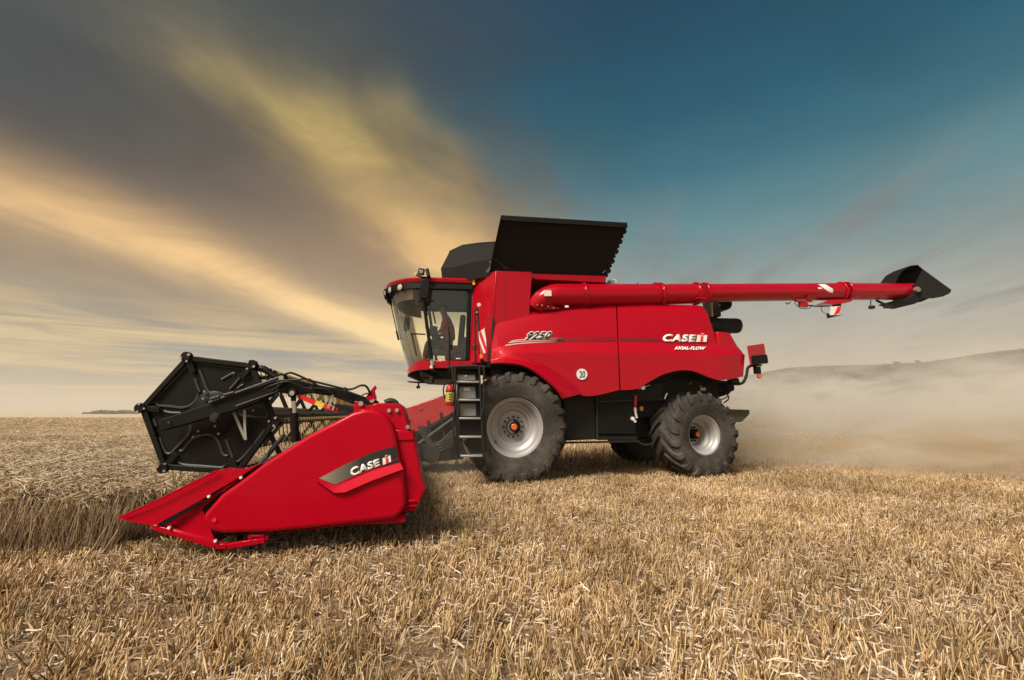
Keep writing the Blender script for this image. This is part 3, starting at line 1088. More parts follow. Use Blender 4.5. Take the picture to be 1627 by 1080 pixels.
# top back plate linking the cheeks
e0 = [cheekn[0], cheekn[1]]
e1 = [cheekf[0], cheekf[1]]
midt = smooth_path([cheekn[0], (cheekn[0] + cheekf[0]) / 2 + Vector((-0.06, 0, 0.10)), cheekf[0]], 6)
midb = smooth_path([cheekn[1], (cheekn[1] + cheekf[1]) / 2 + Vector((0.03, 0, 0.02)), cheekf[1]], 6)
v0 = [bm.verts.new(p) for p in midt]
v1 = [bm.verts.new(p) for p in midb]
for i in range(len(v0) - 1):
    bm.faces.new((v0[i], v0[i + 1], v1[i + 1], v1[i]))
part('spout_hood', bm, M['spout'], comb, solid=0.01)
bm = B()
opn = [(1423, 449.5), (1426, 440), (1434, 429), (1447, 421.5), (1458, 420.5), (1466, 427), (1456, 452)]
g0 = [bm.verts.new(P(x, y, bb - rb * (0.55 + 0.35 * min(1, abs(x - 1423) / 40)))) for x, y in opn]
g1 = [bm.verts.new(v.co + Vector((0.02, 1.6 * rb, 0))) for v in g0]
for i in range(len(opn) - 2):
    bm.faces.new((g0[i], g0[i + 1], g1[i + 1], g1[i]))
bm.faces.new(g1[::-1])
part('spout_mouth', bm, M['black_matte'], comb, solid=0.012)
bm = B()
low = smooth_path([P(x, y, bb) for x, y in [(1455, 455), (1457, 464), (1452, 474), (1446, 481)]], 5)
prism(bm, PP([(1451, 452), (1460, 458), (1464, 468), (1452, 483), (1446, 484), (1424, 478), (1424, 476.5), (1438, 476), (1447, 470), (1452, 461)], bb - rb * .8), bb - rb * .95, bb + rb * .8)
part('spout_collar', bm, M['black_matte'], comb, 0.03)
bm = B(); disc(bm, P(1457, 460, bb - rb * 1.08), 0.06, 0.07, seg=20); part('spout_pivot', bm, M['grey'], comb, 0.006)
# brackets, cables and lamps beneath the tube
bm = B()
quadprism(bm, [tp(1248, 468, -.2), tp(1262, 469, -.2), tp(1268, 478, -.12), tp(1262, 478, -.12)], Vector((0, .02, 0)))
quadprism(bm, [tp(1283, 469, -.2), tp(1295, 468, -.2), tp(1289, 479, -.12), tp(1281, 479, -.12)], Vector((0, .02, 0)))
beam(bm, tp(1264, 478.5, -.12), tp(1290, 479, -.12), 0.06, 0.03)
beam(bm, tp(1270, 483, -.1), tp(1282, 485, -.1), 0.08, 0.10)
prism(bm, [tp(x, y, 0) for x, y in [(1300, 483), (1312, 478), (1345, 478), (1345, 481), (1318, 486)]], bb - .6 + .35, bb - .6 + .55)
part('tube_bracket', bm, M['red'], comb, 0.006)
bm = B()
tube(bm, smooth_path([tp(1249, 480, -.1), tp(1251, 483, -.12), tp(1256, 480, -.1)], 4), 0.010, 6)
tube(bm, smooth_path([tp(1262, 481, -.12), tp(1272, 489, -.14), tp(1285, 490, -.12), tp(1290, 484, -.1)], 5), 0.007, 6)
tube(bm, smooth_path([tp(1284, 485, -.1), tp(1300, 486.5, -.12), tp(1318, 486, -.1)], 5), 0.014, 6)
tube(bm, smooth_path([tp(1305, 486, -.1), tp(1306, 494, -.12), tp(1314, 498.5, -.12), tp(1320, 497, -.1)], 5), 0.006, 6)
tube(bm, smooth_path([tp(1415, 482, -.05), tp(1435, 484, -.05), tp(1450, 481, -.05)], 5), 0.007, 6)
part('tube_cable', bm, M['black'], comb)
bm = B(); quadprism(bm, [tp(1321, 487, -.12), tp(1337, 486, -.12), tp(1333, 500, -.12), tp(1318, 502, -.12)], Vector((0, 0.012, 0))); part('warning_board', bm, M['decal_white'], comb)
bm = B(); quadprism(bm, [tp(1331, 487, -.125), tp(1337, 486.2, -.125), tp(1333.5, 497, -.125), tp(1325, 500.5, -.125)], Vector((0, 0.004, 0))); part('board_stripe', bm, M['decal_red'], comb)
bm = B(); quadprism(bm, [tp(1315.5, 497, -.14), tp(1319, 500.5, -.14), tp(1339, 500, -.14), tp(1317, 505, -.14)], Vector((0, 0.05, 0))); box(bm, tp(1329, 485, -.05), (.14, .1, .06)); part('board_mount', bm, M['black'], comb, 0.004)
bm = B(); beam(bm, tp(1384, 477, 0), tp(1383, 485, -.02), .02, .02); box(bm, tp(1385, 488, -.03), (.10, .08, .07)); part('tube_lamp', bm, M['dark'], comb, 0.01)
bm = B(); beam(bm, tp(1392, 477, 0), tp(1405, 483, -.02), .03, .05); box(bm, tp(1411, 487, -.03), (.17, .08, .07)); part('tube_lamp', bm, M['dark'], comb, 0.01)

# ---- engine parts at the rear
bm = B()
c0, c1 = P(1118, 517, -0.75), P(1170, 517.5, -0.75)
rr = (P(1150, 505.5, -0.75) - P(1150, 529, -0.75)).length / 2
tube(bm, [c0, c1, c1 + Vector((0.05, 0, 0)), c1 + Vector((0.075, 0, 0))], [rr, rr, rr * .92, rr * .7], 28)
part('exhaust_silencer', bm, M['dark'], comb, ang=50)
bm = B(); disc(bm, P(1143, 486, -0.7), 0.14, 0.55, seg=24); part('air_cleaner', bm, M['black'], comb, 0.03)
bm = B(); disc(bm, P(1143, 485, -1.0), 0.02, 0.04, seg=12); part('cleaner_nut', bm, M['chrome'], comb)
bm = B(); box2(bm, P(1120, 490, -.6).x, P(1133, 490, -.6).x, -.9, -.5, P(1127, 507, -.6).z, P(1127, 481, -.6).z); part('intake_box', bm, M['dark'], comb, 0.02)
bm = B(); tube(bm, [P(1131, 481, -.95), P(1131.5, 503, -.95)], 0.022, 8); tube(bm, [P(1136, 531, -.7), P(1136, 500, -.7)], 0.05, 10); part('exhaust_pipe', bm, M['brass'], comb)
bm = B(); box2(bm, P(1126, 530, -.75).x, P(1155, 530, -.75).x, -.9, -.55, P(1140, 532, -.75).z, P(1140, 528, -.75).z + .02); part('silencer_mount', bm, M['dark'], comb, 0.01)
# white dome
bm = B()
dc = P(973.5, 452, -0.4)
dr = (P(964.5, 452, -.4) - P(983, 452, -.4)).length / 2
lathe(bm, [(dr, -0.1), (dr, 0)] + [(dr * cos(t), dr * sin(t)) for t in (0.3, 0.6, 0.9, 1.2)] + [(0, dr)], dc, Vector((0, 0, 1)), 24)
part('white_tank_dome', bm, M['white'], comb, ang=60)
bm = B(); box(bm, P(974.5, 446, -0.64), (.02, .02, .04)); part('dome_cap', bm, M['brass'], comb)
bm = B(); tube(bm, [P(1012, 452, -1.2), P(1013.5, 449, -1.2)], .012, 6); tube(bm, [P(1034, 451.5, -1.3), P(1042, 450.5, -1.3)], .012, 6); part('small_mast', bm, M['black'], comb)

# ---- rear lamp arm and board
bm = B()
tube(bm, smooth_path(PP([(1163, 608), (1172, 610), (1181, 607), (1186, 596), (1188, 585), (1193, 581), (1201, 581)], -1.62), 5), 0.028, 10)
part('lamp_arm', bm, M['dark'], comb)
bm = B(); tube(bm, PP([(1158, 606), (1172, 606)], -1.62), 0.07, 14); part('arm_pivot', bm, M['black'], comb, 0.01)
bm = B(); quadprism(bm, [P(1186.5, 549.5, -1.75), P(1213, 545.5, -1.55), P(1218, 577.5, -1.55), P(1191.5, 579.5, -1.75)], Vector((0.015, 0, 0))); part('rear_marker_board', bm, M['red_dull'], comb, 0.004)
bm = B(); quadprism(bm, [P(1193, 565, -1.76), P(1214, 563, -1.6), P(1216, 576.5, -1.6), P(1194.5, 578.5, -1.76)], Vector((0.07, 0, 0))); part('rear_lamp', bm, M['black'], comb, 0.01)
bm = B(); box(bm, P(1203, 588, -1.66), (.10, .10, .14)); tube(bm, PP([(1196, 580), (1210, 580)], -1.66), .02, 8); part('lamp_bracket', bm, M['black'], comb, 0.01)
bm = B(); disc(bm, P(1207, 597.5, -1.66), 0.042, 0.06, seg=16); part('orange_lamp', bm, M['orange'], comb, 0.01)
bm = B()
for k in range(4):
    tube(bm, smooth_path([P(1140 + k * 5, 607, -1.3 + k * .1), P(1150 + k * 3, 618 + k * 2, -1.4), P(1158 - k * 2, 632 - k * 3, -1.3), P(1150 - k * 4, 640 - k * 5, -1.1)], 5), 0.013, 6)
part('hydraulic_hose', bm, M['black'], comb)
# straw chopper at the very back
bm = B()
prism(bm, PP([(1150, 650), (1182, 651), (1182, 658), (1170, 670), (1150, 670)], -0.9), -1.1, 1.1)
part('straw_chopper', bm, M['dusty'], comb, 0.02)
# ---- lower body between the rear wheels
bm = B()
box2(bm, 2.8, 4.2, -0.55, 0.55, 0.9, 2.0)
part('straw_hood', bm, M['dark'], comb, 0.03)


# ---- wheels
def make_wheel(name, ca, cb_out, cz, R, width, rimr, lug_n, dish, side=-1, lug_h=0.05, xs=0.955, steer=0.0, big=False):
    """cb_out: side distance of the outer tyre face; side -1 near, +1 far"""
    w = sub_empty(name, comb)
    s = side
    cen = Vector((ca, cb_out - s * width / 2, cz))
    hw = width / 2
    prof = [(rimr + 0.0, hw * 0.78), (rimr + 0.03, hw * 0.92), (rimr + (R - rimr) * 0.35, hw * 1.0), (rimr + (R - rimr) * 0.62, hw * 1.0), (R - 0.085, hw * 0.92), (R - 0.055, hw * 0.80),
            (R - lug_h - 0.005, hw * 0.55), (R - lug_h, 0)]
    prof = prof + [(r, -o) for r, o in prof[:-1][::-1]]
    bm = B()
    lathe(bm, prof, (0, 0, 0), seg=72)
    # small raised rings on the sidewall
    for rr_, dd in ((rimr + 0.05, 0.96), (rimr + (R - rimr) * 0.5, 1.0)):
        lathe(bm, [(rr_ - .012, hw * dd - .004), (rr_ - .006, hw * dd + .010), (rr_ + .006, hw * dd + .010), (rr_ + .012, hw * dd - .004)], (0, 0, 0), seg=72)
    # lugs
    for sd in (-1, 1):
        for k in range(lug_n):
            ph0 = 2 * pi * (k + (0.5 if sd > 0 else 0)) / lug_n
            path = [(0.06, R, 0.0), (0.30, R, 0.10), (0.62, R - 0.004, 0.25), (0.88, R - 0.02, 0.36), (0.985, R - 0.055, 0.40), (1.035, R - 0.11, 0.41), (1.03, R - 0.18, 0.41)]
            rings = []
            for i, (t, rr_, sk) in enumerate(path):
                ph = ph0 + s * -1 * sk * (0.78 if R > 0.9 else 0.95)
                wd = (0.032 + 0.012 * t) / rr_
                bo = sd * hw * t
                base_r = rr_ - lug_h - 0.02 if i < 4 else rr_ - 0.03
                b_in = bo if i < 4 else bo * 0.93
                quad = []
                for (dph, rad, bbb) in ((-wd * 1.25, base_r, b_in), (-wd, rr_, bo), (wd, rr_, bo), (wd * 1.25, base_r, b_in)):
                    quad.append(bm.verts.new((cos(ph + dph) * rad, bbb, sin(ph + dph) * rad)))
                rings.append(quad)
            for i in range(len(rings) - 1):
                for e in range(3):
                    bm.faces.new((rings[i][e], rings[i][e + 1], rings[i + 1][e + 1], rings[i + 1][e]))
            bm.faces.new(rings[0][::-1])
            bm.faces.new(rings[-1])
    Rz = Matrix.Rotation(steer, 3, 'Z')

    def place(bm):
        for v in bm.verts:
            c = v.co
            # the tyre flattens a little where it stands
            if c.z < -R * 0.93:
                c.z = -R * 0.93 + (c.z + R * 0.93) * 0.45
            c = Vector((c.x * xs, c.y, c.z))
            v.co = cen + Rz @ c
        return bm
    part('tyre', place(bm), M['rubber'], w, ang=35)
    # rim: outer lip, deep barrel, disc
    bm = B()
    o = s * 1.0
    e = hw * 0.80
    prof = [(rimr + 0.005, e - 0.05), (rimr + 0.022, e), (rimr + 0.012, e + 0.018), (rimr - 0.004, e + 0.014), (rimr - 0.010, e - 0.01), (rimr - 0.03, e - 0.035), (rimr - 0.045, e - 0.05), (rimr - 0.055, e - 0.09),
            (rimr - 0.062, e - 0.10), (rimr - 0.052, e - 0.115), (rimr - 0.066, e - 0.135), (rimr - 0.078, e - dish * 0.55), (rimr - 0.066, e - dish * 0.58), (rimr - 0.092, e - dish * 0.66), (rimr - 0.125, e - dish * 0.72), (rimr * 0.72, e - dish * 0.74), (rimr * 0.71, e - dish * 0.82), (rimr * 0.60, e - dish * 0.86),
            (rimr * 0.56, e - dish), (rimr * 0.40, e - dish), (rimr * 0.36, e - dish + 0.01), (0.0, e - dish + 0.01)]
    back = -hw * 0.8
    lathe(bm, [(r, o * q2) for r, q2 in prof], (0, 0, 0), seg=64)
    lathe(bm, [(rimr - 0.03, o * (e - 0.06)), (rimr - 0.09, 0), (rimr - 0.03, o * back), (rimr + 0.02, o * back)], (0, 0, 0), seg=48)
    rm = part('rim', place(bm), M['rim'], w, ang=28)
    # bolts
    bm = B()
    nb = 12 if big else 10
    for k in range(nb):
        t = 2 * pi * k / nb
        rr_ = rimr * 0.36
        disc(bm, (cos(t) * rr_, o * (e - dish + 0.03), sin(t) * rr_), 0.019, 0.045, seg=6)
    part('wheel_nut', place(bm), M['dark'], w)
    bm = B()
    hr = rimr * 0.27
    lathe(bm, [(0, o * (e - dish + 0.14)), (hr * .55, o * (e - dish + 0.14)), (hr * .62, o * (e - dish + 0.10)), (hr * .9, o * (e - dish + 0.09)), (hr, o * (e - dish + 0.06)), (hr, o * (e - dish))], (0, 0, 0), seg=32)
    part('hub', place(bm), M['black'], w)
    bm = B()
    disc(bm, (0, o * (e - dish + 0.15), 0), hr * 0.42, 0.05, seg=24)
    part('hub_cap', place(bm), M['orange'], w, 0.008)
    if big:
        bm = B()
        # light crescent plate on the hub
        for k in range(10):
            t0_, t1_ = radians(95 + k * 18), radians(95 + (k + 1) * 18)
            y_ = o * (e - dish + 0.102)
            bm.faces.new([bm.verts.new((cos(t) * r_, y_, sin(t) * r_)) for t, r_ in ((t0_, hr * .6), (t1_, hr * .6), (t1_, hr * .9), (t0_, hr * .9))])
        part('hub_plate', place(bm), M['grey'], w, solid=-0.004)
        bm = B()
        disc(bm, (cos(radians(217)) * rimr * .86, o * (e - 0.13), sin(radians(217)) * rimr * .86), 0.022, 0.05, seg=10)
        part('valve', place(bm), M['black'], w)
    return w


FA = P(818.5, 677.5, -1.90)
make_wheel('front_wheel', FA.x, -1.96, FA.z - .01, 0.972, 0.86, 0.500, 22, 0.30, -1, big=True)
make_wheel('front_wheel', FA.x, 1.96, FA.z - .01, 0.972, 0.86, 0.500, 22, 0.30, 1, big=True)
make_wheel('rear_wheel', RC[0] - 0.10, -1.74, 0.835, 0.81, 0.76, 0.355, 19, 0.34, -1, lug_h=0.06, xs=0.95, steer=radians(11))
make_wheel('rear_wheel', RC[0] - 0.10, 1.72, 0.815, 0.80, 0.72, 0.355, 19, 0.30, 1, lug_h=0.06, xs=0.97, steer=radians(11))

# ---- feeder house
bm = B()
fp = PP([(640, 650), (707, 627), (719, 630), (740, 640), (740, 672), (719, 655), (666, 685), (640, 690)], -0.75)
prism(bm, PP([(640, 650), (707, 627), (722, 626), (722, 655), (666, 685), (646, 690)], -0.80), -0.80, 0.80)
part('feeder_hood', bm, M['red_dull'], comb, 0.015)
bm = B()
prism(bm, PP([(640, 680), (660, 668), (724, 640), (745, 636), (765, 650), (765, 700), (735, 730), (690, 734), (655, 732), (640, 700)], -0.78), -0.74, 0.74)
part('feeder_house', bm, M['black'], comb, 0.02)
bm = B()
for (x0, y0, x1, y1) in ((662, 690, 716, 660), (668, 712, 735, 690), (700, 655, 712, 728), (680, 668, 690, 730)):
    beam(bm, P(x0, y0, -0.80), P(x1, y1, -0.80), .05, .05)
part('feeder_brace', bm, M['dark'], comb, .006)
bm = B()
for k in range(4):
    tube(bm, smooth_path([P(664 + k * 3, 676, -.84), P(676 + k * 4, 700 + k * 2, -.88), P(700, 716 - k * 5, -.86), P(724, 690 - k * 4, -.84)], 6), .014, 6)
part('hydraulic_hose', bm, M['rib'], comb)
bm = B()
disc(bm, P(686, 722, -0.84), .16, .12, seg=24)
disc(bm, P(712, 704, -0.84), .11, .12, seg=20)
part('feeder_pulley', bm, M['dark'], comb, .01)
bm = B(); tube(bm, PP([(672, 707), (688, 706)], -0.82), 0.016, 8); tube(bm, PP([(665, 705), (720, 665)], -0.84), 0.035, 10); part('lift_cylinder', bm, M['rib'], comb)
bm = B(); disc(bm, P(650, 666, -0.82), 0.02, 0.03, seg=10); disc(bm, P(667, 649, -0.82), 0.012, 0.02, seg=8); disc(bm, P(669.5, 648.5, -0.82), 0.012, 0.02, seg=8); part('feeder_bolt', bm, M['chrome'], comb)
bm = B(); tube(bm, smooth_path(PP([(612, 640), (620, 637), (628, 640), (634, 650)], -2.2), 5), 0.05, 8); part('coupling_hose', bm, M['dark'], comb)

# ---- cab
CB = 0.98
zt = P(700, 455, -CB).z            # top of the glass
zb = P(700, 571, -CB).z            # bottom of the glass
aB = P(742, 500, -CB).x            # rear post
aA_t, aA_b = P(669, 462, -CB).x, P(686.5, 570, -CB).x    # front post
f_t, f_b = P(620, 468, -0.15).x, P(650, 583, -0.15).x   # windscreen front
NB = 16
def wscreen_a(b, t):
    """t 0 top .. 1 bottom"""
    k = min(1.0, abs(b) / CB)
    fa = f_t + (f_b - f_t) * t - 0.03 * sin(pi * t)
    pa = aA_t + (aA_b - aA_t) * t
    return fa + (pa - fa) * (1 - sqrt(max(0.0, 1 - k ** 2.3)))
zfb = P(652, 590, -0.2).z - 0.03
def wscreen_z(b, t):
    zlow = zfb + (zb - zfb) * (abs(b) / CB) ** 2
    return zt + 0.02 + (zlow - zt - 0.02) * t
bm = B()
NT = 8
bs_ = [CB * sin(-pi / 2 + pi * i / NB) for i in range(NB + 1)]
g = [[bm.verts.new((wscreen_a(b, j / NT), b, wscreen_z(b, j / NT))) for b in bs_] for j in range(NT + 1)]
for j in range(NT):
    for i in range(NB):
        bm.faces.new((g[j][i], g[j][i + 1], g[j + 1][i + 1], g[j + 1][i]))
part('windscreen', bm, M['glass'], comb, ang=60)
# door glass, both sides
bm = B()
quadprism(bm, [Vector((aA_t + .03, -CB, zt)), Vector((aB, -CB, zt)), Vector((aB, -CB, zb)), Vector((aA_b + .03, -CB, zb))], Vector((0, 0.008, 0)))
part('door_glass', bm, M['glass'], comb, both=True)
# posts
bm = B()
beam(bm, (aA_t, -CB, zt + .02), (aA_b, -CB, zb - .02), 0.05, 0.065, side=(0, 1, 0))
part('front_post', bm, M['black'], comb, 0.012, both=True)
bm = B()
beam(bm, (aB + .035, -CB, zt + .05), (aB + .035 + (P(738, 571, -CB).x - P(743.5, 457, -CB).x) * 0.3, -CB, zb), 0.05, 0.075, side=(0, 1, 0))
part('rear_post', bm, M['black'], comb, 0.012, both=True)
bm = B()
beam(bm, ((aA_t + aB) / 2, -CB - .005, zt - .01), ((aA_t + aB) / 2 + .001, -CB - .005, zt - .035), 0.03, (aB - aA_t), side=(0, 1, 0))
part('door_frame', bm, M['black'], comb, 0.004, both=True)
bm = B()
tube(bm, [(wscreen_a(b, 0), b, wscreen_z(b, 0)) for b in bs_], 0.022, 8)
tube(bm, [(wscreen_a(b, 1), b, wscreen_z(b, 1)) for b in bs_], 0.018, 8)
part('screen_frame', bm, M['black'], comb)
# cab rear wall
bm = B()
box2(bm, aB + .06, aB + .12, -CB, CB, zb - .1, zt + .05)
part('cab_rear_wall', bm, M['interior'], comb, 0.01)
bm = B()
box2(bm, aB + .04, aB + .057, -0.72, 0.72, zb + .55, zt - .02)
part('rear_window', bm, M['interior'], comb, 0.01)
# roof
def roof_outline(scale_b, fa, ra_, n=20, pw=2.4, back=0.0):
    pts = []
    for i in range(n + 1):
        b = scale_b * sin(-pi / 2 + pi * i / n)
        k = abs(b) / scale_b
        pts.append((fa + (0.95) * (1 - sqrt(max(0, 1 - k ** pw))), b))
    pts += [(ra_, scale_b), (ra_, -scale_b)]
    return pts
rf = P(608.5, 458, -0.25).x
rr_ = P(751, 445, -1.05).x
def roof_layer(bm, levels):
    rings = []
    for (z, sb, fa, ra_) in levels:
        rings.append([bm.verts.new((x, y, z)) for x, y in roof_outline(sb, fa, ra_)])
    n = len(rings[0])
    for i in range(len(rings) - 1):
        for k in range(n):
            j = (k + 1) % n
            bm.faces.new((rings[i][k], rings[i][j], rings[i + 1][j], rings[i + 1][k]))
    bm.faces.new(rings[0][::-1])
    bm.faces.new(rings[-1])
    return bm
zr1 = P(752, 441, -1.05).z
zr0 = P(752, 449.5, -1.05).z
bm = roof_layer(B(), [(zr0, 1.06, rf + .06, rr_), (zr0 + (zr1 - zr0) * .5, 1.075, rf + .03, rr_), (zr1 - .02, 1.05, rf + .06, rr_), (zr1 + 0.01, 0.95, rf + .2, rr_ - .05), (zr1 + 0.03, 0.6, rf + .5, rr_ - .2)])
part('roof_cap', bm, M['red'], comb, ang=40)
bm = roof_layer(B(), [(zt + .0, 0.99, rf + .22, rr_ - .02), (zt + .05, 1.03, rf + .09, rr_), (zr0 - .13, 1.05, rf + .04, rr_), (zr0 - 0.005, 1.04, rf + .03, rr_)])
part('roof_lining', bm, M['black'], comb, ang=40)
bm = B()
box2(bm, aA_t - 0.1, aB, -.85, .85, zt - .03, zt - .005)
part('headliner', bm, M['headliner'], comb, 0.02)
bm = B()
bl = [CB * 0.93 * sin(-pi / 2 + pi * i / NB) for i in range(NB + 1)]
g0 = [bm.verts.new((wscreen_a(b, 0) + .10, b, zt - .0)) for b in bl]
g1 = [bm.verts.new((wscreen_a(b, 0) + .13, b, zt - .22 - .04 * abs(b))) for b in bl]
for i in range(NB):
    bm.faces.new((g0[i], g0[i + 1], g1[i + 1], g1[i]))
part('sun_blind', bm, M['blind'], comb, solid=0.006)
# yellow marker at the roof corner
bm = B(); box(bm, P(753, 448, -1.08), (0.05, .03, .12)); part('roof_marker', bm, M['yellow'], comb, 0.004)
# work lamps along the roof front
for sgn in (-1, 1):
    for bq in (0.18, 0.42, 0.66, 0.86):
        b = sgn * bq * 1.04
        k = abs(b) / 1.05
        a = rf + .035 + 0.95 * (1 - sqrt(max(0, 1 - k ** 2.4)))
        e = 0.01
        a2 = rf + .035 + 0.95 * (1 - sqrt(max(0, 1 - min(1, (abs(b) + e) / 1.05) ** 2.4)))
        nrm = Vector((-1, sgn * (a2 - a) / e, 0)).normalized()
        nrm = Vector((-1, sgn * (a2 - a) / e, -0.25)).normalized()
        c = Vector((a, b, zr0 - .085))
        bm = B()
        lathe(bm, [(0.0, -0.04), (0.075, -0.04), (0.085, 0.01), (0.072, 0.025), (0.06, 0.012)], c, nrm, 24)
        lm = part('work_lamp', bm, M['black'], comb)
        bm = B()
        lathe(bm, [(0.0, 0.028), (0.03, 0.026), (0.062, 0.012)], c, nrm, 24)
        part('lamp_lens', bm, M['lens'], lm)
# roof lamp cluster and mirror, near side
bm = B(); box(bm, P(669.5, 431.5, -1.15), (.12, .10, .12), Matrix.Rotation(.2, 3, 'Y')); lm = part('roof_work_lamp', bm, M['black'], comb, 0.02)
bm = B(); box(bm, P(669.3, 431.5, -1.205), (.08, .02, .08), Matrix.Rotation(.2, 3, 'Y')); part('lamp_lens', bm, M['grey'], lm, 0.01)
bm = B(); box(bm, P(680, 434, -1.12), (.07, .12, .17), Matrix.Rotation(-.25, 3, 'Y')); part('roof_work_lamp', bm, M['dark'], comb, 0.015)
bm = B(); tube(bm, [P(661, 436, -1.0), P(672, 441, -1.05), P(684, 441, -1.05)], .022, 8); tube(bm, [P(672, 441, -1.1), P(675, 452, -1.15)], .02, 8); tube(bm, [P(679, 441, -1.1), P(679.5, 426, -1.1)], .01, 6); part('lamp_bracket', bm, M['black'], comb)
bm = B(); box(bm, P(660.5, 436, -1.0), (.05, .04, .07)); part('small_marker', bm, M['yellow'], comb, .006)
bm = B()
mm = PP([(668.5, 446), (671, 443.5), (682, 443.5), (684, 447), (683, 460), (681, 474), (678, 476.5), (668, 475.5), (666.3, 471)], -1.22)
prism(bm, mm, -1.28, -1.16)
part('mirror', bm, M['black'], comb, 0.03, 3)
bm = B(); tube(bm, smooth_path([P(674, 476, -1.2), P(677, 492, -1.12), P(679, 500, -1.05)], 4), .016, 8); tube(bm, [P(664, 478, -1.0), P(690, 478, -1.0)], .012, 6); part('mirror_stay', bm, M['black'], comb)
# far side mirror
bm = B()
mf = PP([(644, 500), (652, 501), (650, 524), (643, 527), (641, 522)], 1.25)
prism(bm, mf, 1.2, 1.3)
part('mirror', bm, M['black'], comb, 0.02)
bm = B(); tube(bm, [P(646, 501, 1.25), P(645, 492, 1.1), P(651, 486, 1.0)], .016, 8); part('mirror_stay', bm, M['black'], comb)
# wiper and aerial wires at the front
bm = B()
tube(bm, [P(619, 474, -.35), P(633, 538, -.35)], .010, 6)
tube(bm, [P(630, 526, -.3), P(633.5, 540, -.3)], .020, 6)
tube(bm, [P(628, 480, -.5), P(642, 557, -.45)], .007, 6)
tube(bm, smooth_path([P(616, 470, -.35), P(617.5, 481, -.35), P(622, 484, -.35)], 4), .016, 6)
part('wiper', bm, M['black'], comb)

# base of the cab: nose, sill, belly
bm = B()
levels = []
nz = [(zfb + 0.04, 0.0), (zfb - 0.04, 0.02), (zfb - 0.12, 0.14)]
def nose_ring(z, inset, zside):
    pts = []
    for i in range(NB + 1):
        b = bs_[i] * (1 - inset * 0.3)
        k = abs(b) / CB
        pts.append(Vector((wscreen_a(bs_[i], 1) - .02 + inset, b, z + (zside - z) * k ** 2)))
    return pts
def strip(bm, R0_, R1_):
    a_ = [bm.verts.new(p) for p in R0_]
    b_ = [bm.verts.new(p) for p in R1_]
    for i in range(len(a_) - 1):
        bm.faces.new((a_[i], a_[i + 1], b_[i + 1], b_[i]))
    return b_
zs0, zs1 = zb, P(690, 586, -1).z
strip(bm, nose_ring(zfb + .01, -0.02, zs0 + .0), nose_ring(zfb - .05, 0.0, zs1 - .0))
bmesh.ops.remove_doubles(bm, verts=bm.verts, dist=.0005)
part('nose_panel', bm, M['red'], comb, solid=0.02, ang=50)
bm = B()
strip(bm, nose_ring(zfb - .05, 0.0, zs1), nose_ring(zfb - .15, 0.25, zs1 - .18))
part('nose_underside', bm, M['black'], comb, solid=0.02)
bm = B()
box2(bm, aA_b + .02, P(767, 578, -1.0).x, -1.04, 1.04, P(700, 585, -1.04).z, P(700, 572.5, -1.04).z)
part('cab_sill', bm, M['red'], comb, 0.012)
bm = B()
box2(bm, f_b + .30, aB + .2, -.92, .92, P(700, 601, -1.0).z, P(700, 586, -1.0).z)
part('cab_floor', bm, M['black'], comb, 0.03)
bm = B(); disc(bm, P(685, 583, -1.06), 0.025, .05, seg=12); part('sill_bolt', bm, M['white'], comb)
bm = B(); beam(bm, P(687, 571, -1.05), P(689, 580, -1.05), .05, .05); part('sill_bracket', bm, M['grey'], comb, .006)
bm = B()
lathe(bm, [(0, -.02), (.17, -.015), (.17, .0), (0, .01)], P(661, 606.5, -.6), Vector((0.05, 0, 1)), 20)
part('forward_platform', bm, M['dark'], comb)
bm = B(); beam(bm, P(665, 608, -.6), P(665, 614, -.6), .03, .03); box(bm, P(664.5, 615, -.6), (.07, .05, .05)); part('front_hook', bm, M['dark'], comb, .005)
bm = B(); tube(bm, [P(686, 598, -.9), P(686, 609, -.9)], .05, 12); part('cab_mount', bm, M['dark'], comb)
# interior
bm = B()
box(bm, P(724, 556, 0), (0.52, 0.55, 0.14))
box(bm, P(722, 566, 0), (0.4, 0.4, 0.2))
part('seat', bm, M['cloth_seat'], comb, 0.05, 3)
bm = B()
beam(bm, P(731, 553, 0), P(736, 503, 0), 0.5, 0.12, side=(0, 1, 0))
part('seat_back', bm, M['interior'], comb, 0.05, 3)
bm = B()
beam(bm, P(676, 583, 0), P(691, 537, 0), 0.10, 0.10)
part('steering_column', bm, M['interior'], comb, 0.02)
bm = B()
sw = P(693, 533, 0)
lathe(bm, [(0.205, -0.014), (0.219, 0), (0.205, 0.014), (0.191, 0)], sw, Vector((0.62, 0, 0.78)), 32, closed=True)
disc(bm, sw, 0.05, 0.05, Vector((0.62, 0, 0.78)))
for k in range(3):
    d = Matrix.Rotation(2 * pi * k / 3 + .5, 3, Vector((0.62, 0, 0.78)).normalized()) @ Vector((0.78, 0, -0.62))
    tube(bm, [sw, sw + d * 0.2], 0.011, 6)
part('steering_wheel', bm, M['interior'], comb)
bm = B()
box(bm, P(704, 560, -.45), (0.55, 0.16, 0.12))
box(bm, P(694, 545, -.45), (0.12, 0.1, 0.3), Matrix.Rotation(-.2, 3, 'Y'))
box(bm, P(688, 526, -.62), (0.16, 0.04, 0.22), Matrix.Rotation(.15, 3, 'Y'))
box(bm, P(684, 548, -.5), (0.10, 0.06, 0.25))
box(bm, P(740, 560, .2), (0.2, 1.2, 0.5))
part('console', bm, M['interior'], comb, 0.02)
bm = B()
tube(bm, smooth_path([P(677, 522, -.8), P(676.5, 494, -.8), P(681, 490, -.8), P(686, 489, -.8), P(689, 500, -.8), P(692, 514, -.8)], 4), .016, 8)
part('grab_handle', bm, M['black'], comb)
bm = B()
tube(bm, [P(653, 530, .9), P(676, 531, .9)], .018, 8)
tube(bm, [P(654, 530, .9), P(662, 565, .9)], .018, 8)
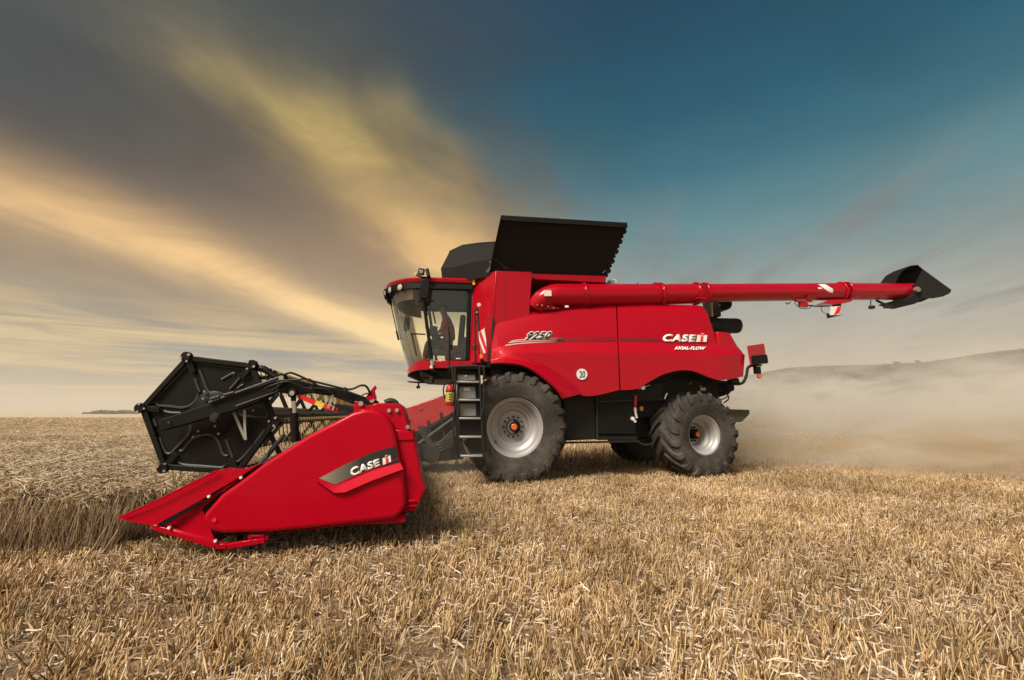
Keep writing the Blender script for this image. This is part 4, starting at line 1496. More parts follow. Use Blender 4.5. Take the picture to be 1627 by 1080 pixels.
part('far_handrail', bm, M['dark'], comb)
# white lettering on the lower door
bm = B(); box(bm, P(728, 569.5, -1.0), (.09, .01, .02)); part('door_sticker', bm, M['white'], comb)

# ---- platform, rails, ladder
rail = M['dark']
def vtube(name, pts, b, r=0.016, m=None):
    bm = B(); tube(bm, smooth_path(PP(pts, b), 4) if len(pts) > 2 else PP(pts, b), r, 8)
    return part(name, bm, m or rail, comb)
vtube('handrail', [(711, 521), (713, 519.5), (713.2, 530), (713.5, 592)], -1.30, .014)
vtube('handrail', [(715, 548), (716.5, 545), (714, 535), (711.5, 522)], -1.30, .014)
vtube('handrail', [(755.5, 579), (755, 500), (756.5, 491), (758.5, 491), (759.5, 500), (762, 545), (763, 566)], -1.62, .017)
for i in range(3):
    vtube('hook_bar', [(748 , 550.5 + i * 2.6), (760, 548.5 + i * 2.6)], -1.64, .010)
bm = B()
for y in (499, 512):
    tube(bm, [P(755, y, -1.62), P(760, y + 1, -1.62)], .012, 6)
part('rail_tie', bm, rail, comb)
bm = B(); disc(bm, P(757.5, 496, -1.66), .02, .02, seg=10); part('rail_bolt', bm, M['chrome'], comb)
bm = B(); disc(bm, P(761, 484, -1.45), .035, .02, seg=16); part('round_sticker', bm, M['stripe'], comb)
# striped marker board beside the cab
def wb(x, y): return P(x, y, -1.66)
bm = B(); quadprism(bm, [wb(760, 528), (wb(771, 520)), wb(773.5, 559), wb(764, 564)], Vector((0, .012, 0))); bd = part('striped_marker_board', bm, M['decal_white'], comb)
for (q4) in ([(760.3, 529), (764, 525.5), (773.4, 553), (773.4, 558.5), (771.5, 559.8)], [(769, 521.8), (771, 520.3), (772.4, 539)], [(761.5, 542), (768.5, 561.3), (764.2, 563.8)]):
    bm = B(); quadprism(bm, [P(x, y, -1.666) for x, y in q4], Vector((0, .004, 0))); part('board_stripe', bm, M['decal_red'], bd)
bm = B(); box(bm, P(765, 567, -1.70), (.07, .06, .08)); part('side_lamp', bm, M['orange'], comb, .015)
bm = B(); tube(bm, smooth_path([P(765, 571, -1.68), P(769, 577, -1.66), P(778, 580, -1.6)], 4), .035, 8); box(bm, P(772, 579, -1.62), (.16, .1, .10)); part('lamp_arm', bm, M['black'], comb)

# ladder
LB = -2.16
bm = B()
beam(bm, P(718.5, 582, LB), P(728.5, 727, LB), .03, .06, side=(1, 0, 0))
part('ladder_rail', bm, M['dark'], comb, .006)
bm = B()
beam(bm, P(761.5, 583, LB), P(768, 727, LB), .03, .06, side=(1, 0, 0))
part('ladder_rail', bm, M['dark'], comb, .006)
vtube('ladder_handrail', [(723, 583), (724, 640), (720, 665), (721, 695), (727, 722)], LB - .06, .014)
vtube('ladder_handrail', [(769, 582), (768.5, 620), (768.5, 645), (766, 654), (764, 664)], LB - .06, .016)
vtube('ladder_handrail', [(716, 583), (740, 581.5), (770, 582)], LB, .018)
for (x0, x1, y) in ((725.5, 761.5, 606.5), (727, 763, 635.3), (729, 764.5, 664.6), (730, 766, 694), (731, 768, 724.5)):
    bm = B()
    p0, p1 = P(x0, y, LB), P(x1, y, LB)
    box(bm, (p0 + p1) / 2 + Vector((0, .09, 0)), ((p1 - p0).length, .20, .035))
    part('ladder_step', bm, M['step'], comb, .008)
bm = B(); quadprism(bm, PP([(726, 595), (755, 595), (756, 604), (727, 604)], -2.06), Vector((0, .08, 0))); part('battery_box', bm, M['grey'], comb, .01)
bm = B(); quadprism(bm, PP([(730, 614), (755, 614), (756.5, 633), (730, 633.5)], -2.06), Vector((0, .08, 0))); part('battery_box', bm, M['grey'], comb, .01)
bm = B(); quadprism(bm, PP([(730, 641), (756, 641), (757, 661), (731, 661.5)], -2.06), Vector((0, .08, 0))); part('battery_box', bm, M['grey'], comb, .01)
bm = B(); quadprism(bm, PP([(727, 588), (763, 588), (766, 694), (731, 694)], -2.045), Vector((0, .05, 0))); part('step_back_plate', bm, M['black'], comb, .006)
bm = B(); box(bm, P(742, 618, -2.065), (.11, .006, .05)); part('serial_sticker', bm, M['stripe'], comb)
bm = B(); disc(bm, P(740, 597, -2.07), .015, .02, seg=8); part('box_bolt', bm, M['white'], comb)
bm = B(); box2(bm, P(726, 600, -1.5).x, P(764, 600, -1.5).x, -1.42, -1.05, P(740, 662, -1.5).z, P(740, 588, -1.5).z); part('platform_frame', bm, M['dark'], comb, .01)
bm = B(); box2(bm, P(712, 585, -1.9).x, P(770, 585, -1.9).x, -2.16, -1.04, P(740, 586, -1.9).z - .02, P(740, 584, -1.9).z); part('platform', bm, M['dark'], comb, .01)

# ================================================================== FIRE EXTINGUISHER
eb = P(715, 628, -2.2)
ex = thing('fire_extinguisher', 'red fire extinguisher with a yellow label hanging on the boarding ladder', 'fire extinguisher', (eb.x, eb.y, eb.z - .2))
zl, zh = P(716, 645, -2.2).z, P(716, 611, -2.2).z
r = .068
bm = B(); lathe(bm, [(0, 0), (r * .8, 0), (r, .03), (r, (zh - zl) * .86), (r * .75, (zh - zl) * .95), (r * .3, (zh - zl)), (0, (zh - zl))], (eb.x, eb.y, zl), Vector((0, 0, 1)), 24)
part('cylinder', bm, M['ext_red'], ex, ang=50)
bm = B(); h = zh - zl; lathe(bm, [(r + .003, h * .2), (r + .003, h * .72)], (eb.x, eb.y, zl), Vector((0, 0, 1)), 24); part('yellow_label', bm, M['ext_yellow'], ex, ang=60)
bm = B(); lathe(bm, [(r + .006, h * .66), (r + .008, h * .69), (r + .006, h * .72)], (eb.x, eb.y, zl), Vector((0, 0, 1)), 24); part('strap', bm, M['black'], ex)
bm = B()
for k, zz in enumerate((.3, .42, .54)):
    box(bm, (eb.x + .01, eb.y - r - .004, zl + h * zz), (.045, .004, .018))
part('label_print', bm, M['decal_black'], ex)
bm = B(); box(bm, (eb.x, eb.y, zh + .02), (.05, .04, .05)); beam(bm, (eb.x - .02, eb.y, zh + .05), (eb.x + .10, eb.y, zh + .07), .02, .015); part('valve', bm, M['black'], ex, .004)
bm = B(); tube(bm, smooth_path([(eb.x - .02, eb.y, zh + .03), (eb.x - .09, eb.y, zh + .01), (eb.x - .11, eb.y, zh - .12), (eb.x - .08, eb.y, zl + .12)], 5), .011, 8); part('hose', bm, M['black'], ex)

# ================================================================== DRIVER
pz = P(714, 549, 0)
dr = thing('person', 'driver in an orange-red shirt and dark hair seated at the steering wheel in the cab', 'person', (pz.x, 0, pz.z))


def skin_body(name, verts, edges, radii, m, parent, levels=2):
    me = bpy.data.meshes.new(name)
    base = BASE[parent.name]
    me.from_pydata([tuple(Vector(v) - base) for v in verts], edges, [])
    o = bpy.data.objects.new(name, me)
    COL.objects.link(o)
    o.modifiers.new('skin', 'SKIN')
    me.skin_vertices.new() if not me.skin_vertices else None
    for i, rr in enumerate(radii):
        sv = me.skin_vertices[0].data[i]
        sv.radius = rr if isinstance(rr, tuple) else (rr, rr)
        sv.use_root = (i == 0)
    s = o.modifiers.new('sub', 'SUBSURF')
    s.levels = s.render_levels = levels
    o.parent = parent
    BASE[o.name] = base
    bpy.context.view_layer.update()
    dg = bpy.context.evaluated_depsgraph_get()
    nm = bpy.data.meshes.new_from_object(o.evaluated_get(dg))
    o.modifiers.clear()
    o.data = nm
    nm.materials.clear()
    nm.materials.append(m)
    for p in nm.polygons:
        p.use_smooth = True
    return o


hip = Vector((pz.x, 0, pz.z + .02))
hd = P(702.5, 491.5, 0)
neck = Vector((hd.x + .07, 0, hd.z - .16))
chest = Vector((hip.x - .03, 0, (hip.z + neck.z) / 2 + .08))
wl = sw + Vector((-.03, -.17, .03))
wr = sw + Vector((-.03, .17, .03))
V = [hip, hip + Vector((-.01, 0, .18)), chest, neck + Vector((0.02, 0, -.07)), neck + Vector((-.01, 0, .03)), hd + Vector((.02, 0, -.03)), hd + Vector((0.0, 0, .06))]
Ed = [(0, 1), (1, 2), (2, 3), (3, 4), (4, 5), (5, 6)]
Rr = [(.15, .13), (.14, .12), (.16, .13), (.12, .09), (.055, .055), (.075, .09), (.07, .085)]
for sgn, wp in ((-1, wl), (1, wr)):
    sh = neck + Vector((.03, .18 * sgn, -.10))
    el = Vector((sh.x - .10, .27 * sgn, sh.z - .27))
    k = len(V)
    V += [sh, el, wp + Vector((.05, 0, .01)), wp]
    Ed += [(3, k), (k, k + 1), (k + 1, k + 2), (k + 2, k + 3)]
    Rr += [.065, .048, .032, .034]
    # fingers curling round the wheel
    for f in range(4):
        k2 = len(V)
        off = Vector((-.01, (-.03 + f * .02) * 1, .015))
        V += [wp + off + Vector((-.035, 0, 0.005)), wp + off + Vector((-.055, 0, -.03))]
        Ed += [(k + 3, k2), (k2, k2 + 1)]
        Rr += [.010, .009]
    k2 = len(V)
    V += [wp + Vector((.0, -.04 * sgn, -.015)), wp + Vector((-.03, -.05 * sgn, -.03))]
    Ed += [(k + 3, k2), (k2, k2 + 1)]
    Rr += [.011, .010]
    kn = Vector((hip.x - .44, .14 * sgn, hip.z + .04))
    an = Vector((hip.x - .52, .13 * sgn, hip.z - .36))
    k = len(V)
    V += [hip + Vector((-.05, .09 * sgn, -.01)), kn, an, an + Vector((-.16, 0, -.05))]
    Ed += [(0, k), (k, k + 1), (k + 1, k + 2), (k + 2, k + 3)]
    Rr += [.095, .065, .045, .04]
body = skin_body('body', V, Ed, Rr, M['skin'], dr)
# nose, ears
bm = B()
lathe(bm, [(0, -.03), (.016, -.015), (.012, .02), (0, .03)], hd + Vector((-.105, 0, .0)), Vector((.2, 0, 1)), 8)
for s in (-1, 1):
    disc(bm, hd + Vector((.015, .082 * s, .01)), .028, .015, seg=10)
part('nose_and_ears', bm, M['skin'], dr, ang=60)
# eyes and mouth
bm = B()
for s in (-1, 1):
    disc(bm, hd + Vector((-.093, .03 * s, .035)), .010, .008, Vector((1, 0, 0)), 8)
box(bm, hd + Vector((-.092, 0, -.045)), (.008, .04, .006))
part('face_detail', bm, M['hair'], dr)
# hair
bm = B()
bmesh.ops.create_icosphere(bm, subdivisions=3, radius=1)
for v in list(bm.verts):
    v.co = Vector((v.co.x * .108 + .022, v.co.y * .094, v.co.z * .105 + .052))
bmesh.ops.delete(bm, geom=[v for v in bm.verts if v.co.z < .02 and v.co.x < .03 or v.co.z < -.03], context='VERTS')
for v in bm.verts:
    v.co += hd + Vector((random.uniform(-.004, .004), random.uniform(-.004, .004), random.uniform(-.003, .006)))
part('hair', bm, M['hair'], dr, ang=60)
# shirt
Vs = [hip + Vector((0, 0, .05)), hip + Vector((-.01, 0, .2)), chest, neck + Vector((0.02, 0, -.06))]
Es = [(0, 1), (1, 2), (2, 3)]
Rs = [(.17, .15), (.16, .14), (.18, .15), (.13, .10)]
for sgn in (-1, 1):
    sh = neck + Vector((.03, .18 * sgn, -.10))
    el = Vector((sh.x - .10, .27 * sgn, sh.z - .27))
    k = len(Vs)
    Vs += [sh, sh.lerp(el, .65)]
    Es += [(3, k), (k, k + 1)]
    Rs += [.08, .068]
skin_body('shirt', Vs, Es, Rs, M['shirt'], dr)
Vt = [hip + Vector((0, 0, -.0))]
Et, Rt = [], [(.17, .14)]
for sgn in (-1, 1):
    kn = Vector((hip.x - .44, .14 * sgn, hip.z + .04))
    an = Vector((hip.x - .51, .13 * sgn, hip.z - .33))
    k = len(Vt)
    Vt += [hip + Vector((-.05, .09 * sgn, -.01)), kn, an]
    Et += [(0, k), (k, k + 1), (k + 1, k + 2)]
    Rt += [.11, .08, .06]
skin_body('trousers', Vt, Et, Rt, M['trousers'], dr)

# ================================================================== GRAIN HEADER
HB = -5.60
hdr = thing('grain_header', 'wide red grain header with black reel mounted on the front of the combine', 'grain header', (-1.8, 0, 0))
H_red = M['red_header']
shield = [(321.5, 823), (322.5, 833), (333, 843), (352, 848), (430, 846), (561, 832), (626, 824), (639, 815), (645.6, 797), (640, 746), (632.8, 719.5), (628.4, 689.6), (622, 671), (611.7, 658), (598, 651),
          (582, 649.5), (560.7, 654.4), (532.6, 669.5), (492, 689.6), (420, 735), (378.5, 766.5), (352, 784.5), (333, 806), (325, 815)]
def end_side(pts, b0, b1, name, m, bev=0.01, seg=2, far=True, parent=None, label=None):
    bm = B()
    prism(bm, PP(pts, b0), b0, b1)
    return part(name, bm, m, parent or hdr, bev, seg, both=far, label=label)
end_side(shield, HB, HB + .10, 'end_shield', H_red, 0.035, 4)
# raised dish around the badge
bm = B()
rec = [(497, 766), (504, 757), (550, 733), (590, 714), (631, 702), (641, 744), (592, 763), (545, 783), (530, 784)]
P0 = [P(x, y, HB - .004) for x, y in rec]
rec2 = [(507, 759.7), (550.8, 736.5), (590.6, 718.8), (629.3, 708.3), (634.9, 734.2), (590.6, 746.4), (557.4, 760.8), (535.3, 769.9), (530.3, 769)]
# bevelled frame: lower lip facing up
lip = [((504, 764.5), (507, 760.5)), ((531, 783), (531.5, 770.5)), ((548, 782), (557.4, 761.5)), ((592, 763), (590.6, 747)), ((641, 745), (635.5, 734.8))]
g0 = [bm.verts.new(P(*a, HB - .035)) for a, b in lip]
g1 = [bm.verts.new(P(*b, HB - .004)) for a, b in lip]
g2 = [bm.verts.new(P(a[0], a[1] + 3, HB - .003)) for a, b in lip]
for i in range(len(lip) - 1):
    bm.faces.new((g0[i], g0[i + 1], g1[i + 1], g1[i]))
    bm.faces.new((g2[i], g2[i + 1], g0[i + 1], g0[i]))
part('shield_moulding', bm, H_red, hdr, recalc=True)
bm = B(); flat(bm, rec2, HB - .004, .003); part('fade_decal', bm, M['fade'], hdr)
bm = B()
pr = [(633.6, 727.2), (634.0, 728.8), (603, 742.2), (578, 752.0), (543, 767.2), (535.5, 769.5), (533, 769.2), (576, 750.2), (602, 740.6)]
flat(bm, pr, HB - .008, .003); part('red_stripe_decal', bm, H_red, hdr)
lettering('brand_lettering', 'CASE', [(556.5, 744.5), (601.5, 729), (603.0, 739.3), (559, 756.8)], HB - .010, M['decal_white'], hdr, shear=0.0, bold=0.05, spacing=1.05, depth=.003)
ih_logo(hdr, [(607.5, 726.0), (620.0, 721.0), (621.5, 733.5), (608.6, 738.5)], HB - .006, M['decal_white'], M['decal_red'])
bm = B(); disc(bm, P(341, 826, HB - .005), .018, .012, seg=12); part('shield_bolt', bm, M['decal_red'], hdr)
# rear tower and end sheet
end_side([(592, 641), (599, 640), (631, 640.5), (640.5, 647), (648.6, 679), (655.7, 685), (669.7, 760), (676, 778), (665, 797), (660, 811), (640, 817), (600, 822), (585, 700), (585, 655)], HB + .07, HB + .30, 'end_tower', H_red, 0.012)
bm = B(); quadprism(bm, PP([(628, 683), (655.5, 685), (658, 699), (631, 700)], HB + .055), Vector((0, .02, 0))); part('tower_plate', bm, H_red, hdr, .006)
bm = B(); quadprism(bm, PP([(645, 795), (668, 793), (665, 797.5), (645.5, 799)], HB + .05), Vector((0, .03, 0))); quadprism(bm, PP([(643, 803), (663, 802), (662, 805), (642, 806.5)], HB + .05), Vector((0, .03, 0))); part('tower_rib', bm, H_red, hdr, .004)
bm = B()
for x, y in ((618.5, 652), (631, 651.5), (648, 678)):
    disc(bm, P(x, y, HB + .06), .018, .03, seg=10)
part('tower_bolt', bm, M['chrome'], hdr)
bm = B(); disc(bm, P(650.5, 819.5, HB + .05), .035, .12, seg=20); part('skid_roller', bm, M['black'], hdr, .006)
bm = B(); quadprism(bm, PP([(640, 817), (655, 824), (640, 830), (560, 834), (430, 847), (560, 831)], HB + .05), Vector((0, .12, 0))); part('lower_skid', bm, H_red, hdr, .004)
# black gap strip behind the shield front
end_side([(383, 757), (370, 768), (345, 784), (320, 806), (311, 822), (312, 834), (322, 845), (345, 850), (380, 849), (500, 760), (440, 720)], HB + .08, HB + .16, 'gap_filler', M['black'], 0.01)

# crop divider: upper and lower wedges with real width
def wedge(name, outline, b_near, b_far, tip_b, m, tip_idx=0, bev=.006, parent=None):
    bm = B()
    lo = []
    hi = []
    xs = [p[0] for p in outline]
    x0, x1 = min(xs), max(xs)
    for (x, y) in outline:
        t = ((x - x0) / (x1 - x0)) ** 0.8
        p = P(x, y, tip_b + (b_near - tip_b) * t)
        lo.append(bm.verts.new(p))
        hi.append(bm.verts.new((p.x, tip_b + (b_far - tip_b) * t + .012, p.z)))
    n = len(lo)
    bm.faces.new(lo)
    bm.faces.new(hi[::-1])
    for i in range(n):
        j = (i + 1) % n
        bm.faces.new((lo[i], lo[j], hi[j], hi[i]))
    bmesh.ops.triangulate(bm, faces=[f for f in bm.faces if len(f.verts) > 4])
    return part(name, bm, m, parent or hdr, bev, both=True)
wedge('divider_hood', [(184.7, 823.6), (245, 797), (345, 747), (379, 748.5), (412, 737), (383, 757), (318, 796), (252, 832.5), (243, 837)], HB + .03, HB + .34, HB + .10, H_red)
bm = B()
ridge = [(190, 821.5), (245, 797.3), (345, 747.3)]
tube(bm, [P(x, y - .5, HB + .07 - .03 * i) for i, (x, y) in enumerate(ridge)], .006, 6)
part('divider_edge', bm, H_red, hdr)
wedge('divider_base', [(252, 833.5), (318, 797.5), (383, 759), (372, 768), (340, 790), (316, 812), (311, 824), (314, 838), (326, 848), (344, 862), (340, 864), (268, 841)], HB + .055, HB + .28, HB + .10, H_red)
bm = B()
quadprism(bm, [P(*p, HB + .03) for p in ((248, 836), (252, 831), (315, 797), (322, 795), (345, 783), (352, 781), (316, 801), (262, 834))], Vector((0, .03, 0)))
part('divider_gap', bm, M['black'], hdr)
bm = B()
for i, (p, q2) in enumerate((((245, 836), (345, 866.5)), ((345, 866.5), (363, 867)), ((363, 867), (422, 857.5)), ((422, 857.5), (422.5, 850.5)), ((396, 851.5), (422, 850)), ((396, 851), (402, 858)))):
    beam(bm, P(*p, HB + .06), P(*q2, HB + .06), .05, .045 if i < 3 else .025)
quadprism(bm, PP([(268, 838), (344, 860), (345, 866), (262, 841)], HB + .04), Vector((0, .04, 0)))
part('divider_skid', bm, H_red, hdr, .006)
bm = B()
for x, y in ((269, 838), (342.5, 859), (332, 788.5), (383, 758.5)):
    disc(bm, P(x, y, HB + .025), .012, .02, seg=8)
part('divider_bolt', bm, M['white'], hdr)

# table: back sheet, floor, cutter bar, auger, rear beams
aback = P(640, 700, HB).x - .05
afront = -3.05
bm = B()
for s in (-1, 1):
    box2(bm, aback - .06, aback, .9 * s, 5.5 * s, .42, .80)
part('back_sheet', bm, M['black'], hdr, .01)
bm = B()
quadprism(bm, [Vector((aback, -5.4, .42)), Vector((aback, 5.5, .42)), Vector((afront, 5.5, .24)), Vector((afront, -5.4, .24))], Vector((0, 0, -.03)))
part('table_floor', bm, M['dark'], hdr)
bm = B()
beam(bm, (aback - .02, -5.5, .88), (aback - .02, 5.5, .88), .10, .10)
part('top_beam', bm, M['dark'], hdr, .01)
bm = B()
beam(bm, (aback + .06, -5.3, .46), (aback + .06, 5.4, .46), .14, .14)
for b in (-4.5, -3.2, -1.9, 1.9, 3.2, 4.5):
    beam(bm, (aback + .05, b, .46), (aback + .05, b, .85), .06, .05)
part('rear_beam', bm, M['dark'], hdr, .01)
bm = B()
tube(bm, [(aback - .45, -5.45, .52), (aback - .45, 5.45, .52)], .16, 20)
part('auger_tube', bm, M['black'], hdr)
bm = B()
for s in (-1, 1):
    n = 9 * 20
    prev = None
    for i in range(n + 1):
        t = 2 * pi * i / 20 * s
        b = s * (5.4 - i / n * 4.4)
        c = Vector((aback - .45, b, .52))
        d = Vector((cos(t), 0, sin(t)))
        cur = (bm.verts.new(c + d * .16), bm.verts.new(c + d * .30))
        if prev:
            bm.faces.new((prev[0], prev[1], cur[1], cur[0]))
        prev = cur
part('auger_flight', bm, M['dark'], hdr, solid=.006)
bm = B()
box2(bm, afront - .06, afront + .04, -5.3, 5.5, .20, .23)
part('cutter_bar', bm, M['dark'], hdr)
bm = B()
for i in range(146):
    b = -5.30 + i * .0745
    v = [bm.verts.new(p) for p in ((afront - .05, b - .02, .20), (afront - .05, b + .02, .20), (afront - .05, b, .24), (afront - .16, b, .21))]
    for f in ((0, 1, 2), (0, 1, 3), (1, 2, 3), (0, 2, 3)):
        bm.faces.new([v[k] for k in f])
o = part('knife_finger', bm, M['dark'], hdr)
o['kind'] = 'stuff'

# ---- reel
RB = HB + .28
reel = sub_empty('reel', hdr)
hexp = [(300, 567), (403, 581), (440.5, 671), (383, 751), (262.5, 742), (227, 647)]
V6 = [P(x, y, RB) for x, y in hexp]
cen = sum(V6, Vector()) / 6
Rav = sum((v - cen).length for v in V6) / 6
ang0 = atan2(V6[0].z - cen.z, V6[0].x - cen.x)
HX = []
for k in range(6):
    t = ang0 - k * pi / 3
    ideal = cen + Vector((cos(t) * Rav, 0, sin(t) * Rav))
    HX.append(ideal.lerp(V6[k], 0.75))


def reel_end(b, detail):
    bm = B()
    prism(bm, [Vector((v.x, b, v.z)) for v in HX], b, b + .012 * (1 if b < 0 else -1))
    part('end_disc', bm, M['black'], reel, .003)
    bm = B()
    ins = lambda v, k: Vector((cen.x + (v.x - cen.x) * k, b - .02 * (1 if b < 0 else -1), cen.z + (v.z - cen.z) * k))
    for k in range(6):
        beam(bm, ins(HX[k], .975), ins(HX[(k + 1) % 6], .975), .04, .05, side=(0, 1, 0))
    part('disc_rim', bm, M['black'], reel, .008)
    if not detail:
        return
    bm = B()
    s = .014
    def rl(pts):
        tube(bm, smooth_path([P(210 + x / 4.908, 550 + y / 4.908, b - .004) for x, y in pts], 5), .0125, 6)
    for pts in ([(150, 450), (290, 300), (430, 150)], [(195, 432), (205, 460), (290, 468), (400, 478), (470, 450), (510, 400), (515, 370)], [(490, 250), (510, 310), (530, 355)],
                [(525, 185), (560, 270), (590, 345), (630, 375)], [(500, 122), (640, 145), (780, 165), (900, 180)], [(765, 335), (820, 275), (865, 220)], [(880, 255), (910, 245), (950, 205)],
                [(250, 505), (300, 518), (380, 520)], [(170, 565), (180, 600), (190, 625)], [(215, 710), (250, 810), (290, 838), (340, 800), (440, 690), (458, 640), (458, 610)],
                [(370, 815), (400, 810), (450, 745), (510, 705), (590, 690), (640, 705), (680, 760), (710, 840), (745, 855)], [(735, 725), (770, 830), (800, 890), (840, 890), (940, 780), (1035, 655)],
                [(365, 900), (400, 922), (560, 935), (700, 945), (725, 925)], [(880, 545), (960, 552), (1050, 555), (1055, 530), (1045, 450)], [(1010, 600), (1060, 608), (1100, 605)], [(830, 520), (850, 540), (880, 548)],
                [(120, 490), (160, 500), (210, 498)], [(700, 260), (790, 210), (795, 225)], [(825, 330), (850, 310), (870, 300)], [(965, 225), (990, 280)]):
        rl(pts)
    part('pressed_rib', bm, M['rib'], reel)
    # raised spokes towards the corners
    bm = B()
    lathe(bm, [(0, -.012), (.20, -.012), (.22, 0), (.22, .01)], Vector((cen.x, b, cen.z)), seg=24)
    part('disc_centre', bm, M['black'], reel, .004)


reel_end(RB, True)
reel_end(-RB, False)
# corner brackets with bolts
for k in range(6):
    v = HX[k]
    bm = B()
    d = (Vector((v.x, 0, v.z)) - Vector((cen.x, 0, cen.z))).normalized()
    c = Vector((v.x, RB - .03, v.z))
    disc(bm, c, .045, .05, seg=14)
    beam(bm, c - d * .03, c - d * .16, .012, .05, side=(0, 1, 0))
    cb_ = part('corner_bracket', bm, M['black'], reel, .004)
    bm = B()
    t = Vector((-d.z, 0, d.x))
    disc(bm, c + t * .035 + Vector((0, -.03, 0)), .012, .016, seg=8)
    disc(bm, c - t * .035 + Vector((0, -.03, 0)), .012, .016, seg=8)
    disc(bm, c - d * .05 + Vector((0, -.03, 0)), .009, .016, seg=8)
    part('bracket_bolt', bm, M['chrome'], reel)
# central tube, bats, intermediate spiders, tines
bm = B(); tube(bm, [(cen.x, RB, cen.z), (cen.x, -RB, cen.z)], .10, 18); part('reel_tube', bm, M['black'], reel)
for k in range(6):
    v = HX[k]
    kk = .97
    x, z = cen.x + (v.x - cen.x) * kk, cen.z + (v.z - cen.z) * kk
    bm = B(); tube(bm, [(x, RB, z), (x, -RB, z)], .025, 8); part('bat', bm, M['black'], reel)
    bm = B()
    for i in range(74):
        b = RB + .08 + i * .145
        if b > -RB - .05:
            break
        tube(bm, [(x, b, z), (x + .015, b, z - .10), (x + .05, b, z - .24)], [.006, .006, .004], 4, caps=False)
        disc(bm, (x, b, z), .034, .03, seg=6)
    o = part('tine_row', bm, M['tine'], reel)
    o['kind'] = 'stuff'
for b in (-3.9, -2.5, -1.2, 0, 1.2, 2.5, 3.9):
    bm = B()
    for k in range(6):
        v = HX[k]
        beam(bm, (cen.x, b, cen.z), (cen.x + (v.x - cen.x) * .97, b, cen.z + (v.z - cen.z) * .97), .015, .06, side=(0, 1, 0))
    part('reel_spider', bm, M['black'], reel, .003)

# ---- reel arms
AB = HB + .12
def arm_side(s):
    far = s > 0
    bm = B()
    pts = PP([(250, 667.5), (262, 664), (330, 641.5), (352, 632), (446, 600.5), (452, 603), (448, 612), (409.7, 640), (377, 651), (255, 685)], AB)
    prism(bm, pts, AB, AB + .06)
    if far:
        for v in bm.verts: v.co.y *= -1
    arm = part('reel_arm', bm, M['black'], hdr, .008)
    bm = B()
    pts = [P(x, y, AB) for x, y in [(440, 603), (450, 596), (473, 605), (548, 619), (578, 630), (598, 636), (602, 642), (592, 648), (575, 646), (560.7, 642), (525.5, 629), (490, 624), (464, 628), (440, 622), (410, 640), (395, 640)]]
    prism(bm, pts, AB + .01, AB + .075)
    if far:
        for v in bm.verts: v.co.y *= -1
    part('arm_knee', bm, M['black'], hdr, .008)
    return arm
arm_side(-1)
arm_side(1)
bm = B(); tube(bm, PP([(332, 639.5), (446, 598.5)], AB - .02), .012, 8); tube(bm, PP([(375, 645), (440, 622), (443, 608)], AB - .015), .008, 6); part('arm_edge_tube', bm, M['rib'], hdr)
bm = B()
for i, (x0, x1) in enumerate(((335, 343.5), (344.5, 349), (356, 372))):
    y0 = 634 - (x0 - 335) * .29
    y1 = 634 - (x1 - 335) * .29
    tube(bm, [P(x0, y0 - .5, AB - .03), P(x1, y1 - .5, AB - .03)], .012, 8)
part('hose_fitting', bm, M['rib'], hdr)
lettering('arm_lettering', 'danger', [(357, 625.0), (371, 621), (371.8, 624.0), (357.8, 628)], AB - .045, M['stripe'], hdr, shear=.2) if False else None
bm = B(); disc(bm, P(343.5, 663, AB - .03), .042, .06, seg=20); disc(bm, P(343.5, 663, AB - .06), .02, .03, seg=12); part('reel_hub_bolt', bm, M['dark'], hdr, .004)
bm = B(); 
for x, y in ((448, 600.5), (465, 624.5), (574, 641), (591.5, 636)):
    disc(bm, P(x, y, AB - .02), .022, .04, seg=14)
part('arm_pin', bm, M['chrome'], hdr)
bm = B()
for x, y in ((448, 600.5), (465, 624.5)):
    disc(bm, P(x, y, AB - .005), .042, .03, seg=16)
part('arm_pin_boss', bm, M['black'], hdr, .004)
for k, (x, y) in enumerate(((268.6, 671), (323, 633), (325, 622), (342, 677), (315, 685), (307, 694), (347.5, 689), (346, 648), (402.5, 652))):
    bm = B(); disc(bm, P(x, y, AB - .02 if k == 0 else RB - .035), .011, .014, seg=8); part('disc_bolt', bm, M['rib'] if k in (0, 7) else M['grey'], hdr if k == 0 else reel)
# pale link plates on the disc
bm = B()
beam(bm, P(371.5, 655, RB - .06), P(390, 698, RB - .06), .010, .026, side=(0, 1, 0))
beam(bm, P(388.5, 651, RB - .07), P(389, 678, RB - .07), .010, .026, side=(0, 1, 0))
beam(bm, P(389, 678, RB - .07), P(390.5, 699, RB - .07), .010, .024, side=(0, 1, 0))
part('link_plate', bm, M['step'], reel, .003)
# hoses over the arm
for pts, r_ in (([(450, 597), (456, 593), (464, 592.5), (478, 598), (492, 604), (520, 611), (549, 618), (562, 617), (572, 612.5), (581, 613), (586, 620), (588, 627)], .010),
                ([(440, 606), (448, 604), (470, 603.5), (482, 602), (495, 606), (505, 612), (525, 618)], .008),
                ([(420, 618), (432, 612), (455, 606), (470, 610), (485, 616), (510, 617), (522, 620), (530, 626)], .008),
                ([(430, 622), (440, 616), (452, 606)], .006),
                ([(575, 628), (583, 625), (592, 628), (598, 635)], .006)):
    bm = B(); tube(bm, smooth_path(PP(pts, AB - .04), 5), r_, 8); part('hydraulic_hose', bm, M['black'], hdr)
bm = B()
for x, y in ((491.5, 604), (548.5, 618), (495, 616)):
    disc(bm, P(x, y, AB - .045), .018, .03, seg=8)
part('hose_clip', bm, M['dark'], hdr)
